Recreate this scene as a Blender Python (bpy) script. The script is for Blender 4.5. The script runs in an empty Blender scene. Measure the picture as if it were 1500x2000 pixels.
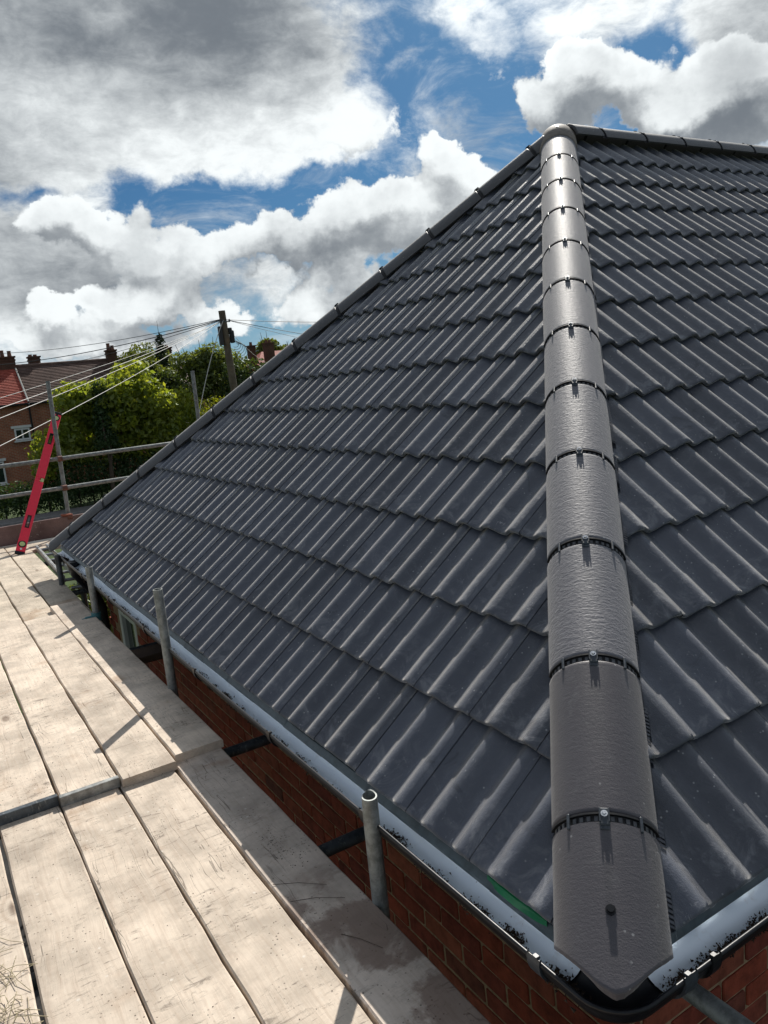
import bpy, bmesh, math, random
import numpy as np
from mathutils import Vector, Matrix, Euler

random.seed(7)
rng = np.random.default_rng(7)
S = bpy.context.scene
COL = S.collection
R = math.radians

# ------------------------------------------------------------------ camera
CAM = Vector((-1.0363, -0.9898, 1.2461))
YAW, PIT, ROL = 0.54206, -0.17684, -0.09758
fw = Vector((math.sin(YAW) * math.cos(PIT), math.cos(YAW) * math.cos(PIT), math.sin(PIT)))
r0 = Vector((math.cos(YAW), -math.sin(YAW), 0))
u0 = r0.cross(fw)
rr = math.cos(ROL) * r0 + math.sin(ROL) * u0
uu = -math.sin(ROL) * r0 + math.cos(ROL) * u0
cd = bpy.data.cameras.new('camera')
cam = bpy.data.objects.new('camera', cd)
COL.objects.link(cam)
cam.matrix_world = Matrix(((rr.x, uu.x, -fw.x, CAM.x), (rr.y, uu.y, -fw.y, CAM.y), (rr.z, uu.z, -fw.z, CAM.z), (0, 0, 0, 1)))
cd.sensor_fit = 'HORIZONTAL'
cd.sensor_width = 36
cd.lens = 1510.3 / 1500 * 36
cd.clip_start = 0.05
cd.clip_end = 2000
S.camera = cam

# ------------------------------------------------------------------ exposure
S.view_settings.view_transform = 'Standard'
S.view_settings.look = 'None'
S.view_settings.gamma = 1
S.view_settings.use_curve_mapping = False
S.view_settings.exposure = 1.38

# ------------------------------------------------------------------ sun
SUN_AZ, SUN_EL = R(44), R(38)          # azimuth from +y towards +x
sd = bpy.data.lights.new('sun', 'SUN')
sd.energy = 2.3
sd.angle = R(0.6)
sd.color = (1, 0.95, 0.87)
sun = bpy.data.objects.new('sun', sd)
COL.objects.link(sun)
SUNV = Vector((math.sin(SUN_AZ) * math.cos(SUN_EL), math.cos(SUN_AZ) * math.cos(SUN_EL), math.sin(SUN_EL)))
sun.rotation_euler = SUNV.to_track_quat('Z', 'Y').to_euler()

# ------------------------------------------------------------------ node helper
class NT:
    def __init__(s, tree):
        s.t = tree
    def n(s, typ, inputs=None, **props):
        nd = s.t.nodes.new('ShaderNode' + typ)
        for k, v in props.items():
            setattr(nd, k, v)
        for k, v in (inputs or {}).items():
            sock = nd.inputs[k]
            if isinstance(v, bpy.types.NodeSocket):
                s.t.links.new(v, sock)
            else:
                sock.default_value = v
        return nd
    def math(s, op, a, b=None, c=None, clamp=False):
        d = {0: a}
        if b is not None: d[1] = b
        if c is not None: d[2] = c
        return s.n('Math', d, operation=op, use_clamp=clamp).outputs[0]
    def vmath(s, op, a, b=None, c=None):
        d = {0: a}
        if b is not None: d[1] = b
        if c is not None: d[2] = c
        return s.n('VectorMath', d, operation=op).outputs[0]
    def scale(s, v, f):
        return s.n('VectorMath', {0: v, 'Scale': f}, operation='SCALE').outputs[0]
    def mix(s, f, a, b, typ='MIX'):
        nd = s.n('Mix', data_type='RGBA', blend_type=typ)
        ins = [i for i in nd.inputs if i.type == 'RGBA']
        for sock, v in ((nd.inputs[0], f), (ins[0], a), (ins[1], b)):
            if isinstance(v, bpy.types.NodeSocket): s.t.links.new(v, sock)
            elif isinstance(v, (tuple, list)): sock.default_value = (*v[:3], 1)
            else: sock.default_value = v
        return [o for o in nd.outputs if o.type == 'RGBA'][0]
    def ramp(s, f, a, b, c=0.0, d=1.0, smooth=True):
        nd = s.n('MapRange', {0: f, 1: a, 2: b, 3: c, 4: d}, interpolation_type='SMOOTHSTEP' if smooth else 'LINEAR')
        return nd.outputs[0]
    def noise(s, vec, scale, detail=4, rough=0.55, dist=0.0):
        return s.n('TexNoise', {'Vector': vec, 'Scale': scale, 'Detail': detail, 'Roughness': rough, 'Distortion': dist}).outputs[0]
    def voro(s, vec, scale, feature='F1', detail=0, rough=.5):
        d = {'Vector': vec, 'Scale': scale, 'Detail': detail, 'Roughness': rough}
        return s.n('TexVoronoi', d, feature=feature, normalize=True).outputs[0]

# ------------------------------------------------------------------ sky
# each cloud or gap: direction, frame, angular half axes, density, tone
# CLOUDS-BEGIN
CLOUD_BACK = [
    (0.265, 0.937, 0.226, -1.343, 0.031, -0.268, 0.066, 0.057, -0.8, 0),
    (0.174, 0.956, 0.236, -1.332, 0.006, -0.178, 0.071, 0.032, -0.7, 0),
    (0.332, 0.922, 0.201, -1.368, 0.052, -0.335, 0.051, 0.042, -0.6, 0),
    (0.418, 0.883, 0.212, -1.357, -0.059, -0.455, 0.162, 0.051, -0.75, 0),
    (0.504, 0.829, 0.242, -1.32, -0.222, -0.602, 0.093, 0.042, -0.6, 0),
    (0.536, 0.827, 0.17, -1.394, 0.258, -0.529, 0.061, 0.087, -0.8, 0),
    (0.529, 0.839, 0.13, -1.44, 0.095, -0.55, 0.044, 0.053, -0.5, 0),
    (0.532, 0.763, 0.367, -1.165, 0.377, -0.453, 0.118, 0.134, -0.62, 0),
    (0.578, 0.757, 0.304, -1.25, 0.26, -0.566, 0.155, 0.081, -0.65, 0),
    (0.621, 0.731, 0.281, -1.284, 0.128, -0.667, 0.098, 0.057, -0.7, 0),
    (0.64, 0.695, 0.329, -1.232, 0.144, -0.693, 0.055, 0.047, -0.3, 0),
    (0.741, 0.615, 0.27, -1.263, 0.473, -0.735, 0.063, 0.126, -0.8, 0),
    (0.753, 0.589, 0.293, -1.271, -0.129, -0.947, 0.077, 0.054, -0.6, 0),
    (0.723, 0.643, 0.251, -1.314, 0.163, -0.801, 0.104, 0.04, -0.6, 0),
    (0.65, 0.671, 0.357, -1.201, 0.156, -0.71, 0.108, 0.046, -0.32, 0),
    (0.473, 0.788, 0.395, -1.164, 0.074, -0.508, 0.077, 0.039, -0.3, 0),
    (0.347, 0.935, 0.069, -1.502, 0.084, -0.349, 0.159, 0.035, -0.5, 0),
    (0.428, 0.901, 0.073, -1.497, 0.088, -0.437, 0.197, 0.063, -0.5, 0),
    (0.141, 0.988, 0.062, -1.509, 0.078, -0.137, 0.099, 0.033, -0.3, 0),
    (0.226, 0.971, 0.076, -1.495, 0.075, -0.223, 0.068, 0.021, -0.4, 0),
    (0.646, 0.717, 0.262, -1.303, 0.135, -0.696, 0.058, 0.049, -0.5, 0),
    (0.215, 0.903, 0.371, -1.191, -0.028, -0.246, 0.359, 0.179, 0.4, -0.24),
    (0.39, 0.837, 0.383, -1.178, 0.039, -0.42, 0.256, 0.101, 0.3, -0.28),
    (0.158, 0.954, 0.255, -1.313, -0.005, -0.166, 0.156, 0.086, 0.2, -0.14),
    (0.461, 0.809, 0.366, -1.196, 0.069, -0.491, 0.111, 0.079, 0.1, -0.1),
    (0.361, 0.879, 0.311, -1.251, -0.139, -0.435, 0.339, 0.121, 0.4, 0.16),
    (0.505, 0.807, 0.306, -1.207, 0.536, -0.367, 0.164, 0.106, 0.3, 0.16),
    (0.311, 0.915, 0.258, -1.308, 0.114, -0.297, 0.27, 0.066, 0.25, 0.14),
    (0.456, 0.846, 0.275, -1.291, 0.072, -0.473, 0.2, 0.067, 0.15, 0.12),
    (0.256, 0.881, 0.397, -1.162, -0.019, -0.291, 0.052, 0.03, 0, 0.22),
    (0.299, 0.888, 0.35, -1.199, -0.273, -0.43, 0.124, 0.047, 0, 0.12),
    (0.176, 0.93, 0.322, -1.238, -0.178, -0.248, 0.106, 0.03, 0, 0.1),
    (0.582, 0.725, 0.369, -1.179, 0.26, -0.57, 0.062, 0.055, 0.2, 0.08),
    (0.622, 0.708, 0.334, -1.226, -0.157, -0.777, 0.135, 0.04, 0.35, 0.14),
    (0.693, 0.632, 0.347, -1.21, 0.177, -0.766, 0.305, 0.046, 0.16, 0.08),
    (0.765, 0.56, 0.318, -1.239, 0.21, -0.868, 0.149, 0.06, 0.25, 0.08),
    (0.804, 0.511, 0.304, -1.253, 0.231, -0.93, 0.087, 0.116, 0.5, -0.2),
    (0.186, 0.972, 0.144, -1.426, 0.046, -0.182, 0.272, 0.091, 0.35, -0.2),
    (0.144, 0.986, 0.079, -1.492, 0.07, -0.139, 0.165, 0.041, 0.3, 0.2),
    (0.396, 0.913, 0.101, -1.469, 0.081, -0.401, 0.23, 0.053, 0.2, 0.05),
]
CLOUD_FRONT = [
    (0.456, 0.876, 0.161, -1.409, 0.081, -0.466, 0.125, 0.075, 0.7, -0.04),
    (0.434, 0.88, 0.191, -1.378, 0.074, -0.444, 0.074, 0.049, 0.5, 0),
    (0.499, 0.846, 0.188, -1.381, 0.088, -0.517, 0.058, 0.062, 0.6, 0.03),
    (0.4, 0.903, 0.16, -1.41, 0.072, -0.405, 0.075, 0.058, 0.5, 0),
    (0.478, 0.854, 0.204, -1.364, 0.082, -0.493, 0.049, 0.041, 0.3, 0.05),
    (0.278, 0.948, 0.157, -1.413, 0.054, -0.277, 0.113, 0.065, 0.65, -0.03),
    (0.235, 0.952, 0.195, -1.375, 0.035, -0.235, 0.079, 0.043, 0.5, 0.03),
    (0.307, 0.942, 0.135, -1.435, 0.064, -0.306, 0.09, 0.049, 0.5, -0.04),
    (0.195, 0.957, 0.217, -1.352, 0.019, -0.197, 0.069, 0.038, 0.6, 0.05),
    (0.161, 0.967, 0.199, -1.37, 0.019, -0.161, 0.084, 0.046, 0.6, 0),
    (0.344, 0.922, 0.175, -1.394, 0.06, -0.346, 0.057, 0.041, 0.3, 0),
    (0.265, 0.957, 0.118, -1.452, 0.064, -0.263, 0.065, 0.028, 0.6, 0.12),
    (0.17, 0.979, 0.111, -1.459, 0.058, -0.166, 0.04, 0.022, 0.5, 0.1),
    (0.694, 0.659, 0.29, -1.272, 0.161, -0.762, 0.095, 0.065, 0.95, 0.02),
    (0.678, 0.683, 0.273, -1.291, 0.149, -0.739, 0.054, 0.039, 0.6, 0),
    (0.716, 0.635, 0.29, -1.272, 0.172, -0.793, 0.053, 0.053, 0.5, 0.02),
    (0.693, 0.648, 0.318, -1.243, 0.168, -0.762, 0.045, 0.03, 0.5, 0.06),
    (0.795, 0.552, 0.252, -1.311, 0.199, -0.911, 0.11, 0.07, 0.95, 0.02),
    (0.776, 0.583, 0.242, -1.322, 0.185, -0.88, 0.067, 0.045, 0.7, 0.05),
    (0.812, 0.516, 0.273, -1.287, 0.22, -0.941, 0.078, 0.092, 0.7, -0.12),
    (0.767, 0.596, 0.237, -1.327, 0.179, -0.866, 0.045, 0.03, 0.5, 0.05),
    (0.586, 0.783, 0.209, -1.356, -0.211, -0.688, 0.106, 0.069, 0.9, 0.04),
    (0.627, 0.745, 0.227, -1.34, 0.123, -0.671, 0.064, 0.048, 0.6, 0.05),
    (0.531, 0.821, 0.213, -1.356, 0.095, -0.553, 0.057, 0.039, 0.6, 0.04),
    (0.578, 0.797, 0.176, -1.392, 0.105, -0.608, 0.091, 0.05, 0.6, 0.05),
    (0.537, 0.796, 0.278, -1.265, 0.399, -0.471, 0.095, 0.048, 0.6, 0.07),
    (0.497, 0.823, 0.274, -1.292, 0.085, -0.519, 0.056, 0.036, 0.5, 0.05),
    (0.592, 0.763, 0.26, -1.306, 0.115, -0.629, 0.056, 0.04, 0.5, 0.05),
    (0.354, 0.931, 0.088, -1.483, 0.08, -0.357, 0.202, 0.039, 0.75, 0.05),
    (0.159, 0.985, 0.071, -1.5, 0.074, -0.155, 0.175, 0.04, 0.8, 0.05),
    (0.277, 0.958, 0.069, -1.502, 0.08, -0.276, 0.116, 0.028, 0.6, 0.05),
    (0.209, 0.971, 0.115, -1.456, 0.06, -0.205, 0.12, 0.032, 0.55, -0.02),
    (0.475, 0.875, 0.093, -1.477, 0.09, -0.489, 0.085, 0.043, 0.6, 0.06),
    (0.51, 0.851, 0.126, -1.444, 0.092, -0.528, 0.051, 0.042, 0.5, 0.05),
    (0.622, 0.708, 0.334, -1.226, -0.157, -0.777, 0.068, 0.026, 0.5, 0.06),
    (0.599, 0.735, 0.318, -1.242, -0.172, -0.742, 0.039, 0.017, 0.4, 0.04),
]
# CLOUDS-END
SKY_S = 0.1
CLOUD_L = 0.395
def make_sky():
    w = bpy.data.worlds.new('World')
    S.world = w
    w.use_nodes = True
    t = w.node_tree
    t.nodes.clear()
    k = NT(t)
    d = k.n('TexCoord').outputs['Generated']
    sky = k.n('TexSky', sky_type='NISHITA', sun_disc=False, sun_elevation=SUN_EL, sun_rotation=SUN_AZ, air_density=1.0, dust_density=0.6, ozone_density=1.5).outputs[0]
    z = k.n('SeparateXYZ', {0: d}).outputs[2]
    def blobs(vec, items):
        bias = tone = None
        for (x, y, zz, ex, ey, ez, sx, sy, b, tn) in items:
            m = k.n('Mapping', {0: vec, 1: (x, y, zz), 2: (ex, ey, ez), 3: (sx, sy, .5)}, vector_type='TEXTURE').outputs[0]
            g = k.n('TexGradient', {0: m}, gradient_type='SPHERICAL').outputs[1]
            if b: bias = k.math('MULTIPLY', g, b) if bias is None else k.math('MULTIPLY_ADD', g, b, bias)
            if tn: tone = k.math('MULTIPLY', g, tn) if tone is None else k.math('MULTIPLY_ADD', g, tn, tone)
        return bias, tone
    def centred(sock, amp):
        return k.math('MULTIPLY', k.math('SUBTRACT', sock, .5), amp)
    # one warp of the directions keeps every outline ragged
    wn = k.n('TexNoise', {'Vector': d, 'Scale': 8, 'Detail': 6, 'Roughness': .62}).outputs[1]
    dw = k.vmath('ADD', d, k.scale(k.vmath('SUBTRACT', wn, (.5, .5, .5)), .10))
    # clouds thrown forward towards the sun are brighter than those behind the camera
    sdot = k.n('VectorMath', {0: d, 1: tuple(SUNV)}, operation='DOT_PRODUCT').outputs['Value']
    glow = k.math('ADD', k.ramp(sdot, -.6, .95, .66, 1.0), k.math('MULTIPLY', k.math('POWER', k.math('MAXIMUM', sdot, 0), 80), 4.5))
    # --- back layer: soft broken sheet
    st = k.vmath('MULTIPLY', d, (1, 1, 1.3))
    bb, bt = blobs(dw, CLOUD_BACK)
    n1 = k.noise(k.vmath('ADD', st, (7, 2, 5)), 5.5, 9, .6, .35)
    n2 = k.noise(k.vmath('MULTIPLY', st, (1, 1, 1.6)), 24, 6, .65, .3)
    base = k.ramp(z, -.02, .3, .26, .05)
    db = k.math('ADD', k.math('ADD', k.math('ADD', centred(n1, 1.5), centred(n2, .42)), base), bb)
    mb_ = k.ramp(db, -.16, .32)
    veil = k.ramp(k.noise(k.vmath('ADD', k.vmath('MULTIPLY', st, (1.0, 1.6, 2.2)), (3, 1, 2)), 7, 9, .66, .8), .46, .76, 0, .6)
    mb_ = k.math('MAXIMUM', mb_, veil)
    br = k.math('ADD', k.math('ADD', k.math('MULTIPLY_ADD', k.ramp(db, .1, 1.1), -.10, .84), bt), k.math('ADD', centred(n1, .75), centred(n2, .52)))
    # --- front layer: cumulus heaps, lit from above and from the sun's side
    def heap(v, vw):
        fb, ft = blobs(vw, CLOUD_FRONT)
        n_ = k.noise(v, 9, 7, .58)
        bl = k.voro(v, 15, 'F1', 3, .5)
        return k.math('ADD', k.math('ADD', centred(n_, 1.55), k.math('MULTIPLY', k.math('SUBTRACT', .27, bl), 1.15)), fb), ft
    st2 = k.vmath('ADD', d, k.scale(k.vmath('SUBTRACT', wn, (.5, .5, .5)), .03))
    upv = Vector((SUNV.x * .35, SUNV.y * .35, SUNV.z + .5)).normalized() * .034
    f0, ft = heap(st2, dw)
    f1, _ = heap(k.vmath('ADD', st2, tuple(upv)), k.vmath('ADD', dw, tuple(upv)))
    f0 = k.math('ADD', f0, centred(n2, .22))
    scat = k.ramp(k.noise(k.vmath('ADD', d, (4, 9, 1)), 3.2, 3, .5), .5, .75, -.42, -.08)   # stray heaps all round
    f0 = k.math('ADD', f0, scat)
    mf = k.ramp(f0, -.02, .13)
    lit = k.math('SUBTRACT', k.math('ADD', f0, .30), k.math('ADD', f1, scat))
    lit = k.math('ADD', k.ramp(lit, -.20, .80, -.24, .19), centred(k.noise(st2, 13, 6, .6), .34))
    bf = k.math('ADD', k.math('ADD', k.math('MULTIPLY_ADD', k.ramp(f0, .10, .7), -.12, .80), lit), k.math('ADD', ft, centred(n2, .16)))
    br = k.math('ADD', k.math('MULTIPLY', br, k.math('SUBTRACT', 1, mf)), k.math('MULTIPLY', bf, mf))
    mask = k.math('MAXIMUM', mb_, mf)
    br = k.math('SMOOTH_MAX', br, .46, .14)
    br = k.math('SMOOTH_MIN', br, 1.0, .10)
    br2 = k.math('POWER', br, 2.1)
    ccol = k.n('CombineXYZ', {0: k.math('MULTIPLY_ADD', br2, .965, -.014), 1: k.math('MULTIPLY_ADD', br2, .99, .006), 2: k.math('MULTIPLY_ADD', br2, .965, .040)}).outputs[0]
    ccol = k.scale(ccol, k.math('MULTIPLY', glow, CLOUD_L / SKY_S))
    blue = k.mix(1.0, sky, (.058, .120, .178), 'MULTIPLY')
    haze = k.ramp(z, .0, .2, .6, 0)
    blue = k.mix(haze, blue, tuple(v / SKY_S for v in (.13, .20, .26)))
    col = k.mix(mask, blue, ccol)
    bg = k.n('Background', {0: col, 1: SKY_S}).outputs[0]
    out = k.n('OutputWorld')
    t.links.new(bg, out.inputs[0])
    w.name = 'sky'
    w.cycles.sampling_method = 'MANUAL'
    w.cycles.sample_map_resolution = 512
make_sky()
# STRUCTURE-BELOW

# ------------------------------------------------------------------ mesh helpers
class MB:
    """collects faces; build() links them as one mesh object"""
    def __init__(s):
        s.v = []; s.f = []; s.sm = []; s.mi = []; s.cur = 0
    def add(s, vs, fs, smooth=False):
        o = len(s.v)
        s.v += [tuple(p) for p in vs]
        s.f += [tuple(i + o for i in f) for f in fs]
        s.sm += [smooth] * len(fs)
        s.mi += [s.cur] * len(fs)
        return s
    def box(s, c, size, rot=None, smooth=False):
        x, y, z = (q / 2 for q in size)
        vs = [Vector(p) for p in ((-x, -y, -z), (x, -y, -z), (x, y, -z), (-x, y, -z), (-x, -y, z), (x, -y, z), (x, y, z), (-x, y, z))]
        if rot is not None: vs = [rot @ p for p in vs]
        c = Vector(c)
        return s.add([p + c for p in vs], [(0, 3, 2, 1), (4, 5, 6, 7), (0, 1, 5, 4), (1, 2, 6, 5), (2, 3, 7, 6), (3, 0, 4, 7)], smooth)
    def bbox(s, c, size, b, rot=None):
        """box with chamfered edges"""
        hx = [q / 2 for q in size]
        vs = []
        for sz in (-1, 1):
            for sy in (-1, 1):
                for sx in (-1, 1):
                    for ax in range(3):
                        p = [sx * hx[0], sy * hx[1], sz * hx[2]]
                        for o in range(3):
                            if o != ax: p[o] -= math.copysign(b, p[o])
                        vs.append(Vector(p))
        def vi(sx, sy, sz, ax): return ((sz * 2 + sy) * 2 + sx) * 3 + ax
        fs = []
        for ax in range(3):
            o1, o2 = [o for o in range(3) if o != ax]
            for sg in (0, 1):
                q = []
                for a, b_ in ((0, 0), (1, 0), (1, 1), (0, 1)):
                    k = [0, 0, 0]; k[ax] = sg; k[o1] = a; k[o2] = b_
                    q.append(vi(*k, ax))
                fs.append(q)
        for ax in range(3):                       # edges along ax
            o1, o2 = [o for o in range(3) if o != ax]
            for a in (0, 1):
                for b_ in (0, 1):
                    k0 = [0, 0, 0]; k0[o1] = a; k0[o2] = b_; k1 = list(k0); k1[ax] = 1
                    fs.append([vi(*k0, o1), vi(*k1, o1), vi(*k1, o2), vi(*k0, o2)])
        for sz in (0, 1):
            for sy in (0, 1):
                for sx in (0, 1):
                    fs.append([vi(sx, sy, sz, i) for i in range(3)])
        if rot is not None: vs = [rot @ p for p in vs]
        c = Vector(c)
        # make the faces look outwards
        out = []
        for f in fs:
            ps = [vs[i] for i in f]
            nrm = (ps[1] - ps[0]).cross(ps[2] - ps[0])
            ctr = sum(ps, Vector()) / len(ps)
            out.append(tuple(f) if nrm.dot(ctr) > 0 else tuple(reversed(f)))
        return s.add([p + c for p in vs], out)
    def tube(s, pts, r, n=10, caps=True, smooth=True, inner=None):
        pts = [Vector(p) for p in pts]
        rs = r if isinstance(r, (list, tuple)) else [r] * len(pts)
        def rings(rs):
            vs = []; prev = None
            for i, p in enumerate(pts):
                t = (pts[min(i + 1, len(pts) - 1)] - pts[max(i - 1, 0)]).normalized()
                if prev is None:
                    a = t.orthogonal().normalized()
                else:
                    a = (prev - t * prev.dot(t)).normalized()
                prev = a; b = t.cross(a)
                for k in range(n):
                    th = 2 * math.pi * k / n
                    vs.append(p + (a * math.cos(th) + b * math.sin(th)) * rs[i])
            return vs
        m = len(pts)
        vs = rings(rs)
        fs = [(i * n + k, i * n + (k + 1) % n, (i + 1) * n + (k + 1) % n, (i + 1) * n + k) for i in range(m - 1) for k in range(n)]
        s.add(vs, fs, smooth)
        if inner:
            vi = rings([inner] * m)
            s.add(vi, [tuple(reversed(f)) for f in fs], smooth)
            for i in (0, m - 1):
                ring = [vs[i * n + k] for k in range(n)] + [vi[i * n + k] for k in range(n)]
                q = [(k, (k + 1) % n, n + (k + 1) % n, n + k) for k in range(n)]
                s.add(ring, q if i else [tuple(reversed(f)) for f in q])
        elif caps:
            s.add(vs[:n], [tuple(reversed(range(n)))])
            s.add(vs[-n:], [tuple(range(n))])
        return s
    def quad(s, a, b, c, d): return s.add([a, b, c, d], [(0, 1, 2, 3)])
    def mesh(s, name, mats, origin=(0, 0, 0)):
        m = bpy.data.meshes.new(name)
        o = Vector(origin)
        m.from_pydata([(p[0] - o.x, p[1] - o.y, p[2] - o.z) for p in s.v], [], s.f)
        for mt in (mats if isinstance(mats, (list, tuple)) else [mats]): m.materials.append(mt)
        m.polygons.foreach_set('use_smooth', s.sm)
        if any(s.mi): m.polygons.foreach_set('material_index', s.mi)
        m.update()
        return m
    def build(s, name, mats, parent=None, origin=None, **kw):
        """vertices are world coordinates; the object stands at origin (its parent's place by default)"""
        pw = wpos(parent) if parent else Vector()
        o = Vector(origin) if origin is not None else pw
        ob = bpy.data.objects.new(name, s.mesh(name, mats, o))
        ob.location = o - pw
        return link(ob, parent, **kw)

def wpos(o):
    p = Vector()
    while o:
        p += o.location; o = o.parent
    return p
def link(ob, parent=None, label=None, cat=None, group=None, kind=None):
    COL.objects.link(ob)
    if parent: ob.parent = parent
    if label: ob['label'] = label
    if cat: ob['category'] = cat
    if group: ob['group'] = group
    if kind: ob['kind'] = kind
    return ob
def thing(name, loc, label, cat, group=None):
    o = bpy.data.objects.new(name, None)
    o.location = loc
    o.empty_display_size = .1
    return link(o, None, label, cat, group)
def inst(name, mesh, mw, parent, **kw):
    """a mesh shared between alike pieces, placed by a world matrix"""
    ob = bpy.data.objects.new(name, mesh)
    m = mw.copy(); m.translation -= wpos(parent)
    ob.matrix_local = m
    return link(ob, parent, **kw)

# ------------------------------------------------------------------ materials
def material(name):
    m = bpy.data.materials.new(name); m.use_nodes = True
    t = m.node_tree; t.nodes.clear()
    k = NT(t)
    out = k.n('OutputMaterial')
    return m, k, out
def pbr(k, out, color, rough=.5, metal=0.0, bump=None, bstr=.3, bdist=.01, spec=.5, coat=0.0):
    b = k.n('BsdfPrincipled', {'Base Color': color if isinstance(color, bpy.types.NodeSocket) else (*color[:3], 1), 'Roughness': rough, 'Metallic': metal, 'Specular IOR Level': spec, 'Coat Weight': coat})
    if bump is not None:
        bn = k.n('Bump', {'Height': bump, 'Strength': bstr, 'Distance': bdist}).outputs[0]
        k.t.links.new(bn, b.inputs['Normal'])
    k.t.links.new(b.outputs[0], out.inputs[0])
    return b
def plain(name, c, rough=.5, metal=0.0, var=.15, scale=30, spec=.5, bstr=.15):
    m, k, out = material(name)
    v = k.n('TexCoord').outputs['Object']
    nz = k.noise(v, scale, 5, .6)
    f = k.ramp(nz, .3, .7, 1 - var, 1 + var, False)
    col = k.scale(k.n('RGB').outputs[0], f)
    k.t.nodes['RGB'].outputs[0].default_value = (*c, 1)
    pbr(k, out, col, rough, metal, nz, bstr, .004, spec)
    return m
def obj_coords(k, spread=20):
    """object coordinates shifted at random, so that shared meshes do not repeat"""
    v = k.n('TexCoord').outputs['Object']
    rnd = k.n('ObjectInfo').outputs['Random']
    off = k.n('CombineXYZ', {0: k.math('MULTIPLY', rnd, spread), 1: k.math('MULTIPLY', rnd, spread * 2.7), 2: k.math('MULTIPLY', rnd, spread * 1.3)}).outputs[0]
    return k.vmath('ADD', v, off), v, rnd

def tile_material():
    m, k, out = material('dark concrete tile')
    p, v, rnd = obj_coords(k)
    y = k.n('SeparateXYZ', {0: v}).outputs[1]
    big = k.noise(p, 7, 5, .6)
    fine = k.noise(p, 260, 3, .6)
    base = k.mix(big, (.048, .055, .075), (.077, .086, .112))
    tint = k.ramp(rnd, 0, 1, .80, 1.22, False)
    base = k.scale(base, tint)
    # dust and scuffs: mostly towards the tail of the tile
    dust = k.ramp(k.noise(p, 11, 9, .72, 1.4), .47, .68)
    tail = k.ramp(y, .0, .20, 1.0, .22)
    dust = k.math('MULTIPLY', dust, tail)
    base = k.mix(k.math('MULTIPLY', dust, .72), base, (.20, .21, .235))
    st = k.vmath('MULTIPLY', p, (1, .32, 1))
    scr = k.ramp(k.noise(st, 30, 9, .8, 2.8), .60, .66)
    pick = k.ramp(k.noise(p, 2.6, 2, .5), .46, .58)
    scr = k.math('MULTIPLY', scr, pick)
    base = k.mix(k.math('MULTIPLY', scr, .75), base, (.36, .37, .39))
    blot = k.math('MULTIPLY', k.ramp(k.noise(k.vmath('ADD', p, (3, 8, 2)), 8, 6, .65, .8), .60, .68), .5)
    base = k.mix(blot, base, (.024, .028, .038))
    spk = k.ramp(k.voro(p, 45), .05, .085, 1, 0)
    spk = k.math('MULTIPLY', spk, k.ramp(k.noise(p, 9, 2), .50, .6))
    base = k.mix(k.math('MULTIPLY', spk, .7), base, (.34, .35, .36))
    ro = k.math('ADD', k.ramp(big, .3, .7, .29, .38, False), k.math('MULTIPLY', dust, .22))
    h = k.math('MULTIPLY_ADD', k.noise(p, 70, 4, .6), 2.2, k.math('MULTIPLY', fine, 1.6))
    b_ = pbr(k, out, base, ro, 0, h, .26, .003, .6)
    b_.inputs['Sheen Weight'].default_value = .7
    b_.inputs['Sheen Roughness'].default_value = .3
    b_.inputs['Sheen Tint'].default_value = (1, .97, .92, 1)
    return m
def hip_material(name, ripple, base_a, base_b, rough):
    m, k, out = material(name)
    p, v, rnd = obj_coords(k)
    big = k.noise(p, 6, 5, .6)
    st = k.vmath('MULTIPLY', p, (.38, 1.0, .38))
    rip = k.noise(st, 120, 4, .62, .5)
    rip2 = k.noise(k.vmath('MULTIPLY', p, (.5, 1, .5)), 200, 3, .6)
    fine = k.noise(p, 300, 2, .6)
    base = k.mix(big, base_a, base_b)
    dust = k.ramp(k.noise(p, 14, 8, .7, 1.0), .52, .75)
    base = k.mix(k.math('MULTIPLY', dust, .3), base, (.2, .2, .2))
    sp = k.ramp(k.voro(p, 38), .05, .09, 1, 0)
    base = k.mix(k.math('MULTIPLY', k.math('MULTIPLY', sp, k.ramp(k.noise(p, 8), .54, .6)), .55), base, (.4, .4, .4))
    # dark streak below each screw, fading down the tile
    sx, sy, _ = (k.n('SeparateXYZ', {0: v}).outputs[i] for i in range(3))
    wob = k.math('MULTIPLY', k.math('SUBTRACT', k.noise(p, 30, 3), .5), .012)
    run = k.math('MULTIPLY', k.ramp(k.math('ABSOLUTE', k.math('ADD', sx, wob)), .004, .013, 1, 0), k.ramp(sy, .20, .41, 0, 1))
    base = k.mix(k.math('MULTIPLY', run, .25), base, (.04, .04, .045))
    h = k.math('MULTIPLY_ADD', rip, ripple, k.math('MULTIPLY_ADD', rip2, ripple * .35, k.math('MULTIPLY', fine, .16)))
    b_ = pbr(k, out, base, rough, 0, h, .55, .006, .4)
    b_.inputs['Sheen Weight'].default_value = .25
    b_.inputs['Sheen Roughness'].default_value = .4
    return m
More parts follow.
